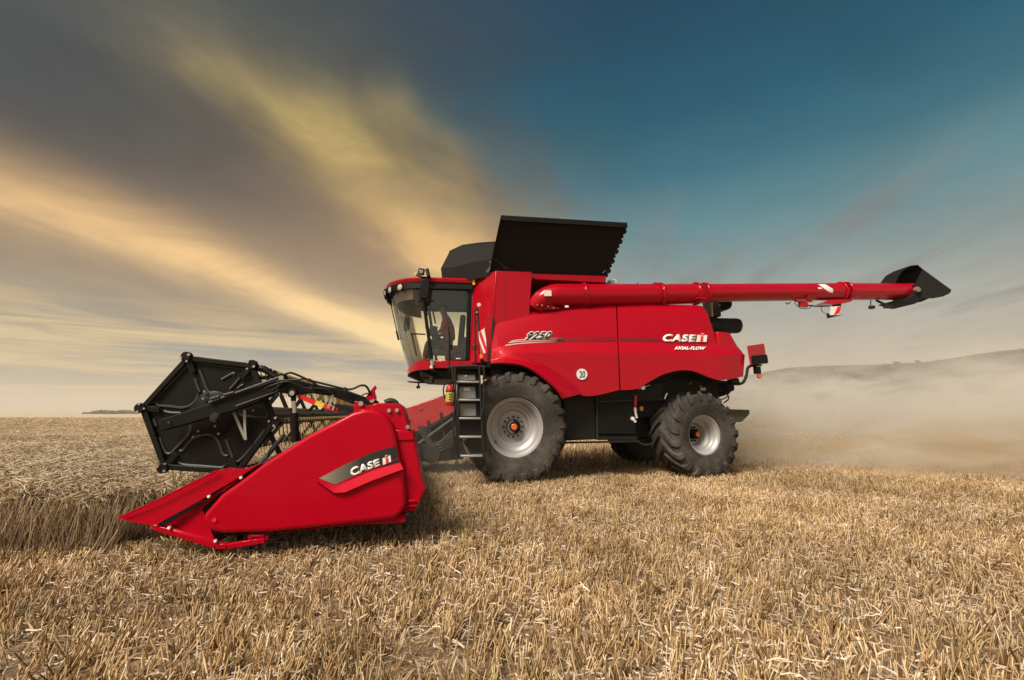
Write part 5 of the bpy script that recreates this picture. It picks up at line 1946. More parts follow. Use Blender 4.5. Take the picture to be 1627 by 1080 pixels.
# clutter at the knee
bm = B()
for i in range(14):
    x, y = random.uniform(417, 446), random.uniform(586, 604)
    if y > 580 + (x - 417) * .5:
        box(bm, P(x, y, RB + .02), (random.uniform(.02, .05), .03, random.uniform(.02, .04)))
tube(bm, smooth_path(PP([(410, 585), (420, 586), (430, 594), (440, 600)], RB), 5), .03, 8)
part('reel_drive', bm, M['black'], reel, .004)
# red lift link with yellow label
bm = B(); beam(bm, P(474, 628.5, AB + .03), P(502, 640.5, AB + .03), .02, .042, side=(0, 1, 0)); beam(bm, P(514, 643.5, AB + .03), P(536, 652.5, AB + .03), .02, .042, side=(0, 1, 0)); part('safety_bar', bm, M['decal_red'], hdr, .003)
bm = B(); beam(bm, P(502, 639.3, AB + .028), P(515, 644.5, AB + .028), .022, .043, side=(0, 1, 0)); part('yellow_label', bm, M['yellow'], hdr, .002)
bm = B(); beam(bm, P(529.5, 627, AB + .0), P(521.5, 648, AB + .0), .008, .022, side=(0, 1, 0)); beam(bm, P(531, 645, AB + .01), P(529, 652, AB + .01), .024, .018, side=(0, 1, 0)); part('strap_plate', bm, M['step'], hdr, .002)
# vertical lift cylinder and its brackets
bm = B(); tube(bm, PP([(466.5, 636), (467.5, 656)], AB + .04), .018, 12); part('cylinder_rod', bm, M['chrome'], hdr)
bm = B(); tube(bm, PP([(467.5, 656), (469, 702)], AB + .04), .036, 14); tube(bm, PP([(466, 626), (466.5, 637)], AB + .04), .024, 10); part('lift_cylinder', bm, M['black'], hdr)
# red pivot bracket
bm = B(); prism(bm, PP([(565, 637), (575, 638), (585, 645), (597, 640), (600, 648), (608, 655), (563, 655), (564, 645)], AB + .02), AB - .02, AB + .12); part('pivot_bracket', bm, H_red, hdr, .006)
bm = B()
prism(bm, PP([(583, 631), (590, 621), (597, 612.5), (599, 616), (596, 621), (597.5, 628), (594, 640), (586, 636)], AB + .02), AB - .03, AB + .02)
part('red_flag_bracket', bm, H_red, hdr, .004)
bm = B(); beam(bm, P(586, 634, AB - .04), P(598, 629, AB - .04), .012, .03, side=(0, 1, 0)); part('bracket_rib', bm, H_red, hdr)
end_side([(566, 655), (600, 648), (620, 662), (640, 650), (640, 655), (600, 690), (540, 720)], HB + .12, HB + .2, 'tower_web', H_red, .01)
# inner guard rods by the shield front
bm = B(); tube(bm, PP([(421, 735), (428, 715), (440, 700)], AB + .1), .008, 6); tube(bm, PP([(410, 742), (452, 690)], AB + .15), .02, 8); part('guard_rod', bm, M['rib'], hdr)

# the header's long axis runs a little forward towards its far end
SKEW, SKB = 0.125, HB + .34
def skew_tree(o):
    if o.type == 'MESH':
        by_ = BASE[o.name].y
        for v in o.data.vertices:
            d = v.co.y + by_ - SKB
            if d > 0:
                v.co.x -= SKEW * d
        o.data.update()
    for c_ in o.children:
        skew_tree(c_)
bpy.context.view_layer.update()
skew_tree(hdr)

# small fittings gathered above become one part each
SPLIT = {'arm_pin', 'arm_pin_boss', 'hose_clip', 'collar_bolt', 'bracket_bolt', 'valve_block', 'white_sticker', 'recess_fitting', 'cover_bolt', 'flange_bolt', 'divider_bolt', 'tower_bolt',
         'feeder_bolt', 'wheel_nut', 'disc_rim', 'pressed_rib', 'tower_rib', 'emblem_bars', 'rail_tie', 'back_sheet', 'hose_bundle', 'tube_cable', 'small_mast', 'label_print', 'cover_brace',
         'hydraulic_hose', 'nose_and_ears', 'face_detail', 'strut_end', 'white_cap', 'safety_bar', 'underbody_pipe', 'grey_plate', 'wiper', 'console', 'lamp_bracket', 'link_plate', 'sieve_housing', 'axle', 'feeder_brace', 'feeder_pulley'}
def split_islands(o):
    bm = bmesh.new()
    bm.from_mesh(o.data)
    seen, groups = set(), []
    for v in bm.verts:
        if v in seen:
            continue
        st, g = [v], []
        seen.add(v)
        while st:
            w = st.pop()
            g.append(w)
            for e in w.link_edges:
                x = e.other_vert(w)
                if x not in seen:
                    seen.add(x)
                    st.append(x)
        groups.append(g)
    if len(groups) < 2:
        bm.free()
        return
    bm.verts.index_update()
    ids = [{v.index for v in g} for g in groups]
    bm.free()
    src = o.data
    for n_, keep_ in enumerate(ids):
        b2_ = bmesh.new()
        b2_.from_mesh(src)
        b2_.verts.ensure_lookup_table()
        bmesh.ops.delete(b2_, geom=[v for v in b2_.verts if v.index not in keep_], context='VERTS')
        me_ = bpy.data.meshes.new(src.name)
        b2_.to_mesh(me_)
        b2_.free()
        for mm_ in src.materials:
            me_.materials.append(mm_)
        if n_ == 0:
            first = me_
        else:
            c_ = o.copy()
            c_.data = me_
            COL.objects.link(c_)
            c_.parent = o.parent
            BASE[c_.name] = BASE[o.name]
    o.data = first
for o in list(COL.objects):
    if o.type == 'MESH' and o.parent and o.name.split('.')[0] in SPLIT:
        split_islands(o)

# ================================================================== LAND
def link_mesh(name, me, kind, label=None, cat=None):
    o = bpy.data.objects.new(name, me)
    COL.objects.link(o)
    o['kind'] = kind
    if label:
        o['label'] = label
    if cat:
        o['category'] = cat
    return o


def np_mesh(name, verts, faces, m, smooth=False):
    """verts (N,3) float, faces (M,k) int with constant k"""
    me = bpy.data.meshes.new(name)
    n, (fm, k) = len(verts), faces.shape
    me.vertices.add(n)
    me.vertices.foreach_set('co', np.ascontiguousarray(verts, dtype=np.float32).ravel())
    me.loops.add(fm * k)
    me.loops.foreach_set('vertex_index', np.ascontiguousarray(faces, dtype=np.int32).ravel())
    me.polygons.add(fm)
    me.polygons.foreach_set('loop_start', np.arange(0, fm * k, k, dtype=np.int32))
    me.polygons.foreach_set('loop_total', np.full(fm, k, dtype=np.int32))
    if smooth:
        me.polygons.foreach_set('use_smooth', np.ones(fm, dtype=bool))
    me.update(calc_edges=True)
    me.materials.append(m)
    return me


def straw_mat(name, stops, rough=0.6, sat=1.20, trans=0.2, patch=None):
    m, nt, bs = new_mat(name)
    g = nt.nodes.new('ShaderNodeNewGeometry')
    f = NX(nt, g.outputs['Random Per Island'])
    c = f.ramp(stops)
    pos = g.outputs['Position']
    big = noise(nt, pos, 0.45, 4, 0.6)
    mid = noise(nt, pos, 1.9, 3, 0.6)
    v = (big.step(0.3, 0.7) * 0.35 + mid.step(0.3, 0.7) * 0.3 + 0.68)
    hs = nt.nodes.new('ShaderNodeHueSaturation')
    nt.links.new(v.s, hs.inputs['Value'])
    nt.links.new((mid * -0.5 + sat).s, hs.inputs['Saturation'])
    nt.links.new(c, hs.inputs['Color'])
    nt.links.new(hs.outputs[0], bs.inputs['Base Color'])
    bs.inputs['Roughness'].default_value = rough
    bs.inputs['Specular IOR Level'].default_value = 0.3
    if trans > 0:
        tl_ = nt.nodes.new('ShaderNodeBsdfTranslucent')
        nt.links.new(hs.outputs[0], tl_.inputs['Color'])
        mx = nt.nodes.new('ShaderNodeMixShader')
        mx.inputs[0].default_value = trans
        nt.links.new(bs.outputs[0], mx.inputs[1])
        nt.links.new(tl_.outputs[0], mx.inputs[2])
        nt.links.new(mx.outputs[0], nt.nodes['Material Output'].inputs['Surface'])
    return m


M['stubble'] = straw_mat('stubble_straw', [(0.0, (0.22, 0.12, 0.045, 1)), (0.25, (0.50, 0.31, 0.125, 1)), (0.6, (0.70, 0.47, 0.22, 1)), (0.85, (0.82, 0.61, 0.34, 1)), (1.0, (0.88, 0.74, 0.52, 1))])
M['litter'] = straw_mat('loose_straw', [(0.0, (0.30, 0.19, 0.10, 1)), (0.3, (0.58, 0.42, 0.26, 1)), (0.7, (0.74, 0.57, 0.39, 1)), (1.0, (0.84, 0.71, 0.54, 1))])
M['wheat_stem'] = straw_mat('wheat_stems', [(0.0, (0.34, 0.22, 0.11, 1)), (0.4, (0.60, 0.42, 0.22, 1)), (0.8, (0.68, 0.47, 0.23, 1)), (1.0, (0.78, 0.60, 0.36, 1))], trans=0.42, sat=1.0)
M['wheat_ear'] = straw_mat('wheat_ears', [(0.0, (0.46, 0.33, 0.19, 1)), (0.4, (0.64, 0.50, 0.33, 1)), (0.8, (0.76, 0.63, 0.45, 1)), (1.0, (0.84, 0.74, 0.58, 1))], trans=0.35, sat=1.25)


def ground_material(name, far_col, near_col):
    m, nt, bs = new_mat(name)
    pos = geo_pos(nt)
    big = noise(nt, pos, 0.25, 5, 0.6)
    fine = noise(nt, pos, 26, 6, 0.75, 0.5)
    c = fine.ramp([(0.25, (0.045, 0.028, 0.016, 1)), (0.45, near_col), (0.62, far_col), (0.8, tuple(min(1, x * 1.3) for x in far_col[:3]) + (1,))])
    hs = nt.nodes.new('ShaderNodeHueSaturation')
    nt.links.new((big * 0.6 + 0.7).s, hs.inputs['Value'])
    nt.links.new(c, hs.inputs['Color'])
    nt.links.new(hs.outputs[0], bs.inputs['Base Color'])
    bs.inputs['Roughness'].default_value = 0.95
    bn = nt.nodes.new('ShaderNodeBump')
    bn.inputs['Strength'].default_value = 0.9
    bn.inputs['Distance'].default_value = 0.03
    nt.links.new(fine.s, bn.inputs['Height'])
    nt.links.new(bn.outputs[0], bs.inputs['Normal'])
    return m


M['soil'] = ground_material('stubble_ground', (0.46, 0.32, 0.18, 1), (0.22, 0.145, 0.08, 1))
M['canopy'] = ground_material('far_wheat', (0.60, 0.475, 0.32, 1), (0.48, 0.365, 0.23, 1))

# ground sheet with slight unevenness near the camera
xs = np.concatenate([-np.geomspace(2600, 14, 26), np.linspace(-13, 13, 105), np.geomspace(14, 2600, 26)])
ys = np.concatenate([[-60, -20, -6], np.linspace(-2, 16, 73), np.geomspace(17, 2600, 34)])
X, Y = np.meshgrid(xs, ys)
def ground_z(x, y):
    near = np.exp(-(np.hypot(x, y) / 26) ** 2)
    return near * 0.022 * (np.sin(x * 2.1 + y * .7) * np.sin(y * 1.7 - x * .4) + .6 * np.sin(x * 5.3 + 1) * np.sin(y * 4.1))
Z = ground_z(X, Y)
nx, ny = len(xs), len(ys)
idx = np.arange(nx * ny).reshape(ny, nx)
faces = np.stack([idx[:-1, :-1], idx[:-1, 1:], idx[1:, 1:], idx[1:, :-1]], -1).reshape(-1, 4)
link_mesh('ground', np_mesh('ground', np.stack([X, Y, Z], -1).reshape(-1, 3), faces, M['soil'], True), 'structure')

AF = -3.12   # cutter bar position along the machine
EDGE_B = -5.05


def local_ab(x, y):
    Xl, Yl = x - ORG[0], y - ORG[1]
    return Xl * CO + Yl * SI, -Xl * SI + Yl * CO


def in_wheat(x, y):
    a, b = local_ab(x, y)
    jag = 0.14 * np.sin(a * 3.1) + 0.09 * np.sin(a * 7.7 + 1) + 0.06 * np.sin(a * 19.0)
    return ((b > EDGE_B + jag) & (a < AF - SKEW * np.clip(b - SKB, 0, 12) + .05 * np.sin(b * 5))) | ((b > 5.7 + jag) & (a < 1.5))


def prisms(base, tip, width, taper=0.8):
    """three-sided stalks"""
    n = len(base)
    d = tip - base
    d /= np.linalg.norm(d, axis=1, keepdims=True) + 1e-9
    r = RNG.normal(size=(n, 3))
    u = np.cross(d, r)
    u /= np.linalg.norm(u, axis=1, keepdims=True) + 1e-9
    w = np.cross(d, u)
    vs = []
    for P_, k in ((base, 1.0), (tip, taper)):
        for t in (0, 2 * pi / 3, 4 * pi / 3):
            vs.append(P_ + (u * cos(t) + w * sin(t)) * (width[:, None] * k * 0.5))
    V_ = np.stack(vs, 1).reshape(-1, 3)
    o = (np.arange(n) * 6)[:, None, None]
    F_ = (o + np.array([[0, 1, 4, 3], [1, 2, 5, 4], [2, 0, 3, 5]])[None]).reshape(-1, 4)
    return V_, F_


def ribbons(p0, p1, p2, width):
    """bent flat ribbons, two quads"""
    n = len(p0)
    d = p2 - p0
    r = RNG.normal(size=(n, 3))
    u = np.cross(d, r)
    u /= np.linalg.norm(u, axis=1, keepdims=True) + 1e-9
    h = width[:, None] * 0.5
    V_ = np.stack([p0 - u * h, p0 + u * h, p1 - u * h, p1 + u * h, p2 - u * h * .6, p2 + u * h * .6], 1).reshape(-1, 3)
    o = (np.arange(n) * 6)[:, None, None]
    F_ = (o + np.array([[0, 1, 3, 2], [2, 3, 5, 4]])[None]).reshape(-1, 4)
    return V_, F_


def cone_points(n, y0, y1, left=1.2, right=1.2, pw=2.0):
    y = (RNG.random(n) * (y1 ** pw - y0 ** pw) + y0 ** pw) ** (1 / pw)
    x = (RNG.random(n) * (left + right) - left) * (y + 0.4 + 1.3 * min(1.0, right))
    return x, y


def merge(*parts_):
    vs, fs, o = [], [], 0
    for v, f in parts_:
        vs.append(v)
        fs.append(f + o)
        o += len(v)
    return np.concatenate(vs), np.concatenate(fs)


def vn(x, y, s, seed=0):
    """cheap smooth value pattern 0..1"""
    return 0.5 + 0.25 * (np.sin(x * s + seed) * np.cos(y * s * 1.3 + seed * 2) + np.sin((x + y) * s * .73 + seed * 3) * np.cos((x - y) * s * .57 + 1.3))


# stubble, in little clumps of cut stalks
cx, cy = cone_points(27000, 1.2, 10.5, pw=1.6)
k = RNG.integers(3, 10, len(cx))
bx = np.repeat(cx, k) + RNG.normal(0, .020, k.sum())
by = np.repeat(cy, k) + RNG.normal(0, .020, k.sum())
clean = np.repeat(RNG.normal(0, 1, (len(cx), 2)), k, axis=0) * .14
keep = ~in_wheat(bx, by)
bx, by, clean = bx[keep], by[keep], clean[keep]
n = len(bx)
hh = (0.085 + 0.045 * vn(bx, by, 1.3)) * RNG.uniform(.55, 1.25, n)
base = np.stack([bx, by, ground_z(bx, by) - .01], 1)
lean = clean * 1.6 + RNG.normal(0, .22, (n, 2)) + np.array([0.12, 0.0])
tip = base + np.stack([lean[:, 0] * hh, lean[:, 1] * hh, hh], 1)
s1 = prisms(base, tip, RNG.uniform(.0050, .0105, n) * (1 + .04 * by), .95)
cx, cy = cone_points(26000, 10.5, 34, left=1.2, right=1.2, pw=1.3)
k = RNG.integers(1, 4, len(cx))
bx = np.repeat(cx, k) + RNG.normal(0, .05, k.sum())
by = np.repeat(cy, k) + RNG.normal(0, .05, k.sum())
keep = ~in_wheat(bx, by)
bx, by = bx[keep], by[keep]
n2 = len(bx)
hh = 0.14 * RNG.uniform(.7, 1.3, n2)
base = np.stack([bx, by, np.zeros(n2)], 1)
tip = base + np.stack([RNG.normal(.1, .2, n2) * hh, RNG.normal(0, .2, n2) * hh, hh], 1)
s2 = prisms(base, tip, .012 + .0012 * by)
link_mesh('stubble', np_mesh('stubble', *merge(s1, s2), M['stubble']), 'stuff', 'short golden cut stubble standing all over the harvested foreground', 'stubble')

# loose straw and chaff
lx, ly = cone_points(270000, 1.2, 11.0, pw=1.45)
den_ = 0.30 + 0.85 * (vn(lx, ly, 1.1, 2) > .5) * vn(lx, ly, 3.0, 5)
swath = np.exp(-((ly - 4.6 - .12 * lx - .25 * np.sin(lx * 1.3)) / .55) ** 2)
keep = (~in_wheat(lx, ly)) & (RNG.random(len(lx)) < den_ * .8 + .10 + .8 * swath)
lx, ly = lx[keep], ly[keep]
n = len(lx)
ln = RNG.gamma(3.0, .014, n) + .015
az_ = RNG.uniform(0, 2 * pi, n)
el = np.abs(RNG.normal(0, .28, n))
z0 = ground_z(lx, ly) + RNG.uniform(0.0, .075, n)
p0 = np.stack([lx, ly, z0], 1)
dd = np.stack([np.cos(az_) * np.cos(el), np.sin(az_) * np.cos(el), np.sin(el) * RNG.choice([-.3, 1], n)], 1) * ln[:, None]
p2 = p0 + dd
p1 = (p0 + p2) / 2 + RNG.normal(0, .10, (n, 3)) * ln[:, None]
rb_ = ribbons(p0, p1, p2, RNG.uniform(.0035, .0085, n) * (1 + .04 * ly))
link_mesh('loose_straw', np_mesh('loose_straw', *rb_, M['litter']), 'stuff', 'pale loose straw and chaff lying among the stubble', 'straw')

# standing wheat: stems, leaves and drooping ears, denser along the cut edge
def wheat_patch(x, y, detail):
    n = len(x)
    a, b = local_ab(x, y)
    H_ = (0.53 + 0.07 * vn(x, y, 1.7, 4)) * RNG.uniform(.82, 1.12, n) * (1 - .22 * np.clip(1 - (local_ab(x, y)[1] - EDGE_B) / .35, 0, 1) * RNG.random(n))
    edge = np.clip(1 - (b - EDGE_B) / .5, 0, 1)
    base = np.stack([x, y, np.zeros(n)], 1)
    lx_ = .25 + .28 * vn(x, y, 2.3, 1) + RNG.normal(0, .10, n)
    ly_ = RNG.normal(0, .12, n) - .10 * edge
    m1 = base + np.stack([lx_ * H_ * .45, ly_ * H_ * .45, H_ * .55], 1)
    top = base + np.stack([lx_ * H_ * 1.1, ly_ * H_, H_], 1)
    th = RNG.uniform(0, 2 * pi, n)
    wind = np.stack([np.cos(th) * .6 + .7, np.sin(th) * .6, np.zeros(n)], 1)
    wind /= np.linalg.norm(wind, axis=1, keepdims=True)
    L_ = RNG.uniform(.07, .13, n)[:, None]
    e1 = top + wind * L_ * .5 + np.array([0, 0, .018])
    e2 = e1 + wind * L_ * .6 + np.stack([np.zeros(n), np.zeros(n), -RNG.uniform(.0, .05, n)], 1)
    return base, m1, top, e1, e2, wind


wx_, wy_ = cone_points(74000, 3.4, 13.0, left=1.55, right=0.1, pw=1.9)
keep = in_wheat(wx_, wy_)
wx_, wy_ = wx_[keep], wy_[keep]
ea = RNG.uniform(-8.5, AF, 5200)
eb = EDGE_B + RNG.random(5200) ** 1.5 * .5
ex_ = ORG[0] + ea * CO - eb * SI
ey_ = ORG[1] + ea * SI + eb * CO
keep = in_wheat(ex_, ey_)
wx_ = np.concatenate([wx_, ex_[keep]])
wy_ = np.concatenate([wy_, ey_[keep]])
base, m1, top, e1, e2, wind = wheat_patch(wx_, wy_, 1)
sa = RNG.uniform(-8.0, AF - .1, 7000)
sb = EDGE_B - .04 + RNG.normal(0, .16, 7000)
sx_ = ORG[0] + sa * CO - sb * SI
sy_ = ORG[1] + sa * SI + sb * CO
sh_ = RNG.uniform(.2, .52, 7000)
sb = np.where(sa > -3.9, np.maximum(sb, -5.0), sb)
sx_ = ORG[0] + sa * CO - sb * SI
sy_ = ORG[1] + sa * SI + sb * CO
sbase = np.stack([sx_, sy_, np.zeros(7000)], 1)
stip = sbase + np.stack([(.25 + RNG.normal(0, .22, 7000)) * sh_, (-.18 + RNG.normal(0, .2, 7000)) * sh_, sh_], 1)
edge_stems = prisms(sbase, stip, RNG.uniform(.005, .009, 7000), .8)
n = len(base)
w_ = RNG.uniform(.0035, .006, n) * (1 + .05 * wy_)
stem = prisms(base, m1, w_)
stem2 = prisms(m1, top, w_ * .8)
# leaves hanging on the stems
kk = RNG.random(n) < .6
lp0 = m1[kk] * RNG.uniform(.6, 1.0, (kk.sum(), 1)) + base[kk] * 0
lp0 = base[kk] + (m1[kk] - base[kk]) * RNG.uniform(.4, 1.0, (kk.sum(), 1))
dir_ = RNG.normal(0, 1, (kk.sum(), 3))
dir_[:, 2] = np.abs(dir_[:, 2]) * .3
dir_ /= np.linalg.norm(dir_, axis=1, keepdims=True)
lp1 = lp0 + dir_ * .07
lp2 = lp1 + dir_ * .05 - np.array([0, 0, .06])
leaves = ribbons(lp0, lp1, lp2, RNG.uniform(.006, .011, kk.sum()))
link_mesh('wheat_stems', np_mesh('wheat_stems', *merge(stem, stem2, leaves, edge_stems), M['wheat_stem']), 'stuff', 'leaning stems and leaves of the standing ripe wheat left of the header', 'wheat')
ear = prisms(top, e1, RNG.uniform(.009, .013, n) * (1 + .03 * wy_), 1.0)
ear2 = prisms(e1, e2, RNG.uniform(.009, .012, n) * (1 + .03 * wy_), .45)
aw0 = e1
aw1 = e2 + wind * .035 + RNG.normal(0, .012, (n, 3))
aw2 = aw1 + wind * .04 + RNG.normal(0, .02, (n, 3))
awn = ribbons(aw0, aw1, aw2, RNG.uniform(.002, .005, n))
# more distant ears
fx, fy = cone_points(130000, 12.5, 75, left=1.5, right=.1, pw=1.05)
keep = in_wheat(fx, fy)
fx, fy = fx[keep], fy[keep]
fb, fm1, ftop, fe1, fe2, fw = wheat_patch(fx, fy, 0)
sc_ = np.clip(fy / 14, 1, 4)[:, None]
farear = prisms(ftop - np.array([0, 0, .03]), ftop + (fe2 - ftop) * sc_ ** .6, (RNG.uniform(.012, .018, len(fx)) * sc_[:, 0]), .5)
link_mesh('wheat_ears', np_mesh('wheat_ears', *merge(ear, ear2, awn, farear), M['wheat_ear']), 'stuff', 'pale drooping ears of the standing wheat stretching to the horizon', 'wheat')

# body of the wheat field seen from further off: an undulating sheet just under the ears
ga = np.concatenate([-np.geomspace(2400, 30, 40), np.linspace(-29, AF - .12, 60)])
gb = np.concatenate([np.linspace(EDGE_B + 1.3, 20, 60), np.geomspace(21, 2400, 40)])
Am, Bm = np.meshgrid(ga, gb)
Xm = ORG[0] + Am * CO - Bm * SI
Ym = ORG[1] + Am * SI + Bm * CO
Zm = 0.43 + 0.06 * vn(Xm, Ym, 1.7, 4) + RNG.normal(0, .01, Am.shape)
Zm = np.where(Bm < EDGE_B + 2.2, .12, Zm)
Am = np.where(Am > -29.5, Am - SKEW * np.clip(Bm - SKB, 0, 12), Am)
Xm = ORG[0] + Am * CO - Bm * SI
Ym = ORG[1] + Am * SI + Bm * CO
Zm = np.where(Am > AF - .6 - SKEW * np.clip(Bm - SKB, 0, 12), .10, Zm)
na, nb_ = len(ga), len(gb)
idx = np.arange(na * nb_).reshape(nb_, na)
faces = np.stack([idx[:-1, :-1], idx[:-1, 1:], idx[1:, 1:], idx[1:, :-1]], -1).reshape(-1, 4)
link_mesh('wheat_field', np_mesh('wheat_field', np.stack([Xm, Ym, Zm], -1).reshape(-1, 3), faces, M['canopy'], True), 'structure')

# ---- hill on the right and far trees
def hill_mat():
    m, nt, bs = new_mat('wooded_hill')
    pos = geo_pos(nt)
    a_ = noise(nt, pos, .012, 5, .6)
    f = noise(nt, pos, .25, 5, .7)
    c = (a_ * .6 + f * .4).ramp([(.35, (.022, .022, .024, 1)), (.5, (.032, .030, .028, 1)), (.62, (.055, .048, .038, 1)), (.7, (.075, .064, .046, 1))])
    nt.links.new(c, bs.inputs['Base Color'])
    bs.inputs['Roughness'].default_value = 1
    bn = nt.nodes.new('ShaderNodeBump')
    bn.inputs['Distance'].default_value = 3
    nt.links.new(f.s, bn.inputs['Height'])
    nt.links.new(bn.outputs[0], bs.inputs['Normal'])
    return m


M['hill'] = hill_mat()
ridge = [(820, 657), (930, 650), (1010, 640), (1090, 622), (1180, 599), (1250, 585), (1330, 582), (1400, 580), (1460, 577), (1520, 568), (1570, 560), (1627, 554), (1720, 546), (1900, 540), (2300, 542), (3000, 560)]
rpx = np.array([r[0] for r in ridge], float)
rpy = np.array([r[1] for r in ridge], float)
HD = 520.0
def hill_h(x, y):
    """ridge runs roughly parallel to the horizon"""
    px_ = 813.5 + FPX * (x / HD) / 1.0
    el_ = np.interp(px_, rpx, 657 - rpy + 0.0) / FPX * .975
    H_ = el_ * HD
    t = np.clip((y - 260) / (HD - 260), 0, 1.0)
    t2 = np.clip((y - HD) / 500, 0, 1)
    return H_ * (t * t * (3 - 2 * t)) * (1 - .5 * t2)
hx = np.linspace(-20, 1500, 190)
hy = np.concatenate([np.linspace(250, 620, 50), np.linspace(650, 1100, 8)])
Xh, Yh = np.meshgrid(hx, hy)
Zh = hill_h(Xh, Yh) + (2.0 * np.sin(Xh * .05 + Yh * .02) * np.clip((Yh - 270) / 100, 0, 1)) * np.clip(Xh / 300, 0, 1) - .4
idx = np.arange(len(hx) * len(hy)).reshape(len(hy), len(hx))
faces = np.stack([idx[:-1, :-1], idx[:-1, 1:], idx[1:, 1:], idx[1:, :-1]], -1).reshape(-1, 4)
link_mesh('hill', np_mesh('hill', np.stack([Xh, Yh, Zh], -1).reshape(-1, 3), faces, M['hill'], True), 'structure')

ico = B()
bmesh.ops.create_icosphere(ico, subdivisions=1, radius=1)
IV = np.array([v.co[:] for v in ico.verts])
ico.verts.index_update()
IF = np.array([[v.index for v in f.verts] for f in ico.faces])
ico.free()


def crowns(cx_, cy_, cz_, r, hgt):
    n = len(cx_)
    jit = 1 + RNG.normal(0, .16, (n, len(IV), 1))
    sc = np.stack([r, r, hgt], 1)[:, None, :]
    V_ = (IV[None] * jit * sc + np.stack([cx_, cy_, cz_], 1)[:, None, :]).reshape(-1, 3)
    F_ = (np.arange(n)[:, None, None] * len(IV) + IF[None]).reshape(-1, 3)
    return V_, F_


M['far_leaf'] = straw_mat('far_foliage', [(0, (.025, .030, .018, 1)), (.6, (.05, .055, .03, 1)), (1, (.08, .08, .045, 1))], rough=.9)
n = 15000
tx = RNG.uniform(120, 1100, n)
ty = np.where(RNG.random(n) < .45, RNG.uniform(500, 535, n), RNG.uniform(330, 535, n))
kp = (vn(tx, ty, .02, 3) > .42) | (ty > 498)
tx, ty = tx[kp], ty[kp]
n = len(tx)
link_mesh('hillside_forest', np_mesh('hillside_forest', *crowns(tx, ty, hill_h(tx, ty) + .6, RNG.uniform(1.2, 2.8, n), RNG.uniform(.9, 2.0, n)), M['far_leaf']), 'stuff', 'dark wooded cover on the hazy hill beyond the dust', 'woodland')
# a few taller trees on the ridge
def far_tree(px_, dist, w, h, label, z0=0.0, lumps=14, name='far_tree', group=None):
    x0_ = (px_ - 813.5) / FPX * dist * 1.013
    o = bpy.data.objects.new(name, None)
    COL.objects.link(o)
    o.location = (x0_, dist, z0)
    o['label'] = label
    o['category'] = 'tree'
    if group:
        o['group'] = group
    BASE[o.name] = Vector((0, 0, 0))
    bm = B()
    tube(bm, [(0, 0, -.5), (0, 0, h * .6)], [w * .06, w * .03], 6)
    part('trunk', bm, M['dark'], o)
    t = RNG.uniform(-1, 1, lumps)
    u = RNG.uniform(.25, 1, lumps)
    r = min(w * .26, h * .55) * RNG.uniform(.7, 1.2, lumps)
    u = u * np.sqrt(1.05 - t * t)
    V_, F_ = crowns(t * w * .48, RNG.uniform(-.3, .3, lumps) * w, h * (.15 + .75 * u) - r * .4, r, r * .8)
    me = np_mesh('crown', V_, F_, M['far_leaf'])
    c = bpy.data.objects.new('crown', me)
    COL.objects.link(c)
    c.parent = o
    return o
z_ = float(hill_h(np.array([(1420 - 813.5) / FPX * 505]), np.array([505]))[0])
far_tree(1420, 505, 8, 5.5, 'broad bushy tree standing on the hazy ridge left of the sharper one', z_, name='ridge_tree')
z_ = float(hill_h(np.array([(1454 - 813.5) / FPX * 505]), np.array([505]))[0])
far_tree(1454, 505, 5.5, 6.5, 'upright pointed tree on the hazy ridge right of the broad one', z_, name='ridge_tree')
far_tree(152, 900, 8, 6, 'tiny lone bush on the left horizon beyond the wheat', 0, 6)
far_tree(186, 950, 52, 8, 'low rounded grey grove on the left horizon', 0, 110, 'far_grove')
far_tree(214, 1050, 46, 8.5, 'second grey grove on the horizon just left of the reel', 0, 110, 'far_grove')

# ================================================================== DUST AND HAZE
def volume_box(name, lo, hi, label, cat, build):
    bm = B()
    box2(bm, lo[0], hi[0], lo[1], hi[1], lo[2], hi[2])
    bmesh.ops.recalc_face_normals(bm, faces=bm.faces)
    me = bpy.data.meshes.new(name)
    bm.to_mesh(me)
    bm.free()
    m = bpy.data.materials.new(name)
    m.use_nodes = True
    nt = m.node_tree
    nt.nodes.clear()
    out = nt.nodes.new('ShaderNodeOutputMaterial')
    pv = nt.nodes.new('ShaderNodeVolumePrincipled')
    nt.links.new(pv.outputs[0], out.inputs['Volume'])
    build(nt, pv)
    me.materials.append(m)
    return link_mesh(name, me, 'stuff', label, cat)


